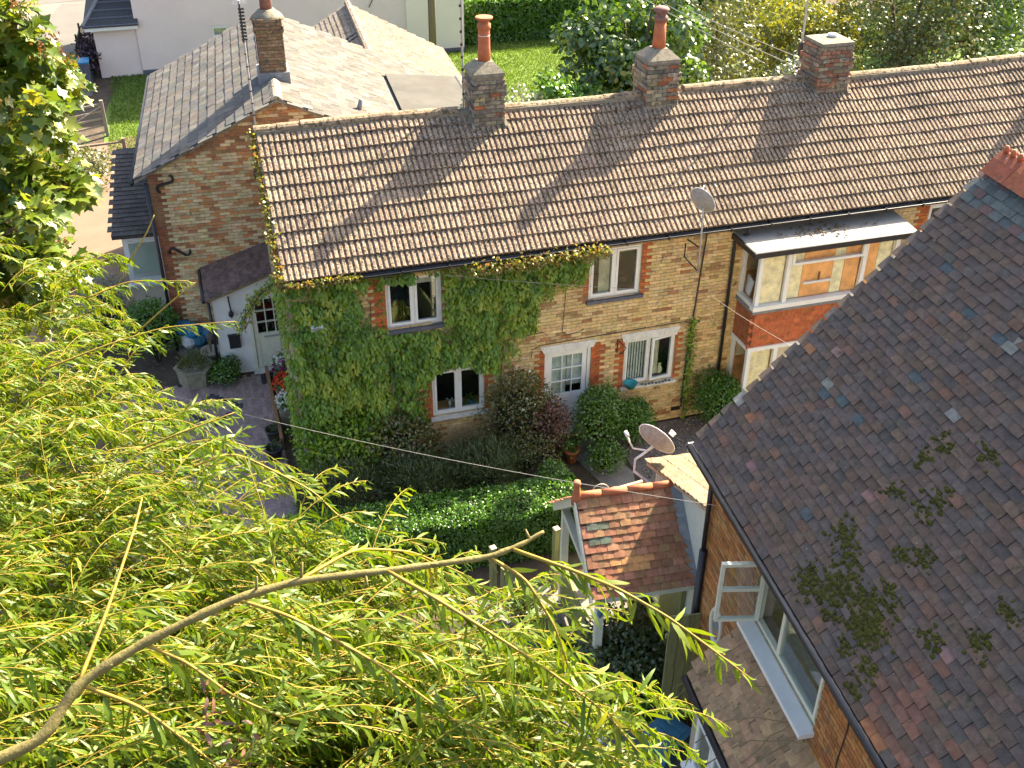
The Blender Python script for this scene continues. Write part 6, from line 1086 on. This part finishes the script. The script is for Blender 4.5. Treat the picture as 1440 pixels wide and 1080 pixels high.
FAR = [[(-2.193, -12.706, 10.753), (-1.862, -12.643, 10.814), (-1.562, -12.591, 10.846), (-1.187, -12.597, 10.825)], [(-2.017, -11.808, 10.687), (-1.764, -11.732, 10.732), (-1.414, -11.746, 10.688)],
 [(-1.761, -13.681, 10.799), (-1.527, -13.698, 10.883), (-1.263, -13.637, 10.910)], [(-1.499, -14.133, 10.990), (-1.288, -14.071, 10.995), (-.991, -14.258, 10.855), (-.893, -14.357, 10.752), (-.590, -14.678, 10.786)]]
BARE = [[(-1.769, -15.751, 11.513), (-1.688, -15.553, 11.568), (-1.596, -15.284, 11.639), (-1.573, -15.161, 11.648)], [(-1.755, -11.579, 10.779), (-1.622, -11.520, 10.927), (-1.553, -11.472, 11.031)], [(-1.748, -12.193, 10.611), (-1.522, -12.157, 10.768), (-1.366, -12.140, 10.866)]]
b = smooth(BOUGH, 6)-TR; rad = np.interp(np.linspace(0, 1, len(b)), (0, .25, .5, .8, 1), (.020, .0165, .012, .0085, .0055))
MB().tube([(.5, -.15, 7.8), (1.0, -.5, 9.8), tuple(b[0])], [.13, .07, .034], 8).build('limb', 'willow_bark', wt_, True)
rad = rad*(1+.10*np.sin(np.arange(len(b))*1.7)+rng.uniform(-.06, .10, len(b))); MB().tube([tuple(x) for x in b], list(rad), 12).build('bough', 'willow_bark', wt_, True)
for i in range(6, len(b)-2, 4):
    e = Vector(unit(rng.normal(0, 1, (1, 3))+np.array((.5, 0, .4)))[0]); MB().tube([tuple(b[i]), tuple(Vector(b[i])+e*random.uniform(.02, .06))], [.005, .003], 6).build('stub', 'willow_bark', wt_, True)
for s in SIDES+FAR:
    q = smooth(s, 6)-TR; MB().tube([tuple(x) for x in q], list(np.linspace(.0062, .0022, len(q))), 7).build('branch', 'willow_twig', wt_, True); leaves_on(q, .013, .07, .12, .12)
for s in BARE: q = smooth(s, 5)-TR; MB().tube([tuple(x) for x in q], list(np.linspace(.006, .003, len(q))), 6).build('bare_twig', 'willow_twig', wt_, True)
q0 = np.array(CL)
lay2 = np.concatenate([q0, q0[rng.random(len(q0)) < .85]+np.array((-.12, .05, -.28)), q0[rng.random(len(q0)) < .8]+np.array((-.25, .1, -.55)), q0[rng.random(len(q0)) < .5]+np.array((-.35, .15, -.9))])
far_l = rng.uniform((-6.2, -18.0, 9.2), (-3.0, -10.6, 10.8), (120, 3))
for ci, c in enumerate(np.concatenate([lay2, far_l])):
    out = c-np.array((-5.0, -15.6, 0)); out[2] = 0; out /= np.linalg.norm(out); depth_ = np.linalg.norm(c-np.array(CAM))
    for k in range(8 if ci < len(lay2) else 4):
        p = [c+rng.normal(0, .09, 3)-out*.22]; dr = unit((out*1.0+rng.normal(0, .42, 3)+np.array((0, 0, .10)))[None])[0]; st = .042; m = int(rng.uniform(8, 15))
        for i in range(m): p.append(p[-1]+dr*st); dr = dr+np.array((0, 0, -.12))+rng.normal(0, .03, 3); dr /= np.linalg.norm(dr)
        p = np.array(p)-TR; ribbon(p, .0022, .0010); leaves_on(p, .0105, .045, .105)
tw = bigmesh('twigs', np.concatenate(TV), np.array(TF), 'willow_twig'); tag(link('twigs', tw, wt_), kind='stuff')
P = np.concatenate(LP); D = np.concatenate(LD); N = np.concatenate(LN); L = np.concatenate(LL); Wd = L*rng.uniform(.10, .165, len(L))
world = P+TR; dist = np.linalg.norm(world-np.array(CAM), axis=1); ok = np.array([inframe(p) for p in world]); order = np.argsort(np.where(ok, dist, 1e6))[:300]; mask = np.ones(len(P), bool); mask[order] = False
lm = [leafmesh('leaf', np.zeros((1, 3)), np.array([(1., 0, 0)]), np.array([(0, 0, 1.)]), 1., 1., T__, 'willow_leaf', np.array([r_])) for r_, T__ in ((.3, T_LANCE), (.5, T_LANCE2), (.62, T_LANCE3), (.75, T_LANCE2))]
for j, i in enumerate(order):
    d = Vector(D[i]).normalized(); s = Vector(N[i]).cross(d).normalized(); u = d.cross(s); link('leaf', lm[j % 4], wt_, mat4(d*L[i], s*Wd[i], u*L[i], P[i]))
rn = np.clip(rng.normal(.5, .22, mask.sum()), 0, 1)
pick = rng.integers(0, 3, mask.sum())
for k, T_ in enumerate((T_LANCE, T_LANCE2, T_LANCE3)):
    s_ = pick == k; foliage(wt_, P[mask][s_], D[mask][s_], N[mask][s_], L[mask][s_], Wd[mask][s_], T_, 'willow_leaf', rn[s_], 'crown')
print('willow leaves', len(P))
# withered leaves caught under the bough
n = 45; t = rng.random(n); P = np.stack([-1.42+.1*rng.normal(0, .4, n), -15.80-.12*t, 11.56-.30*t], 1)-TR+rng.normal(0, .015, (n, 3)); foliage(wt_, P, rdir(n)+np.array((0, 0, -.8)), rdir(n), .045, .012, T_LANCE, 'dead_leaf', name='withered_leaves')
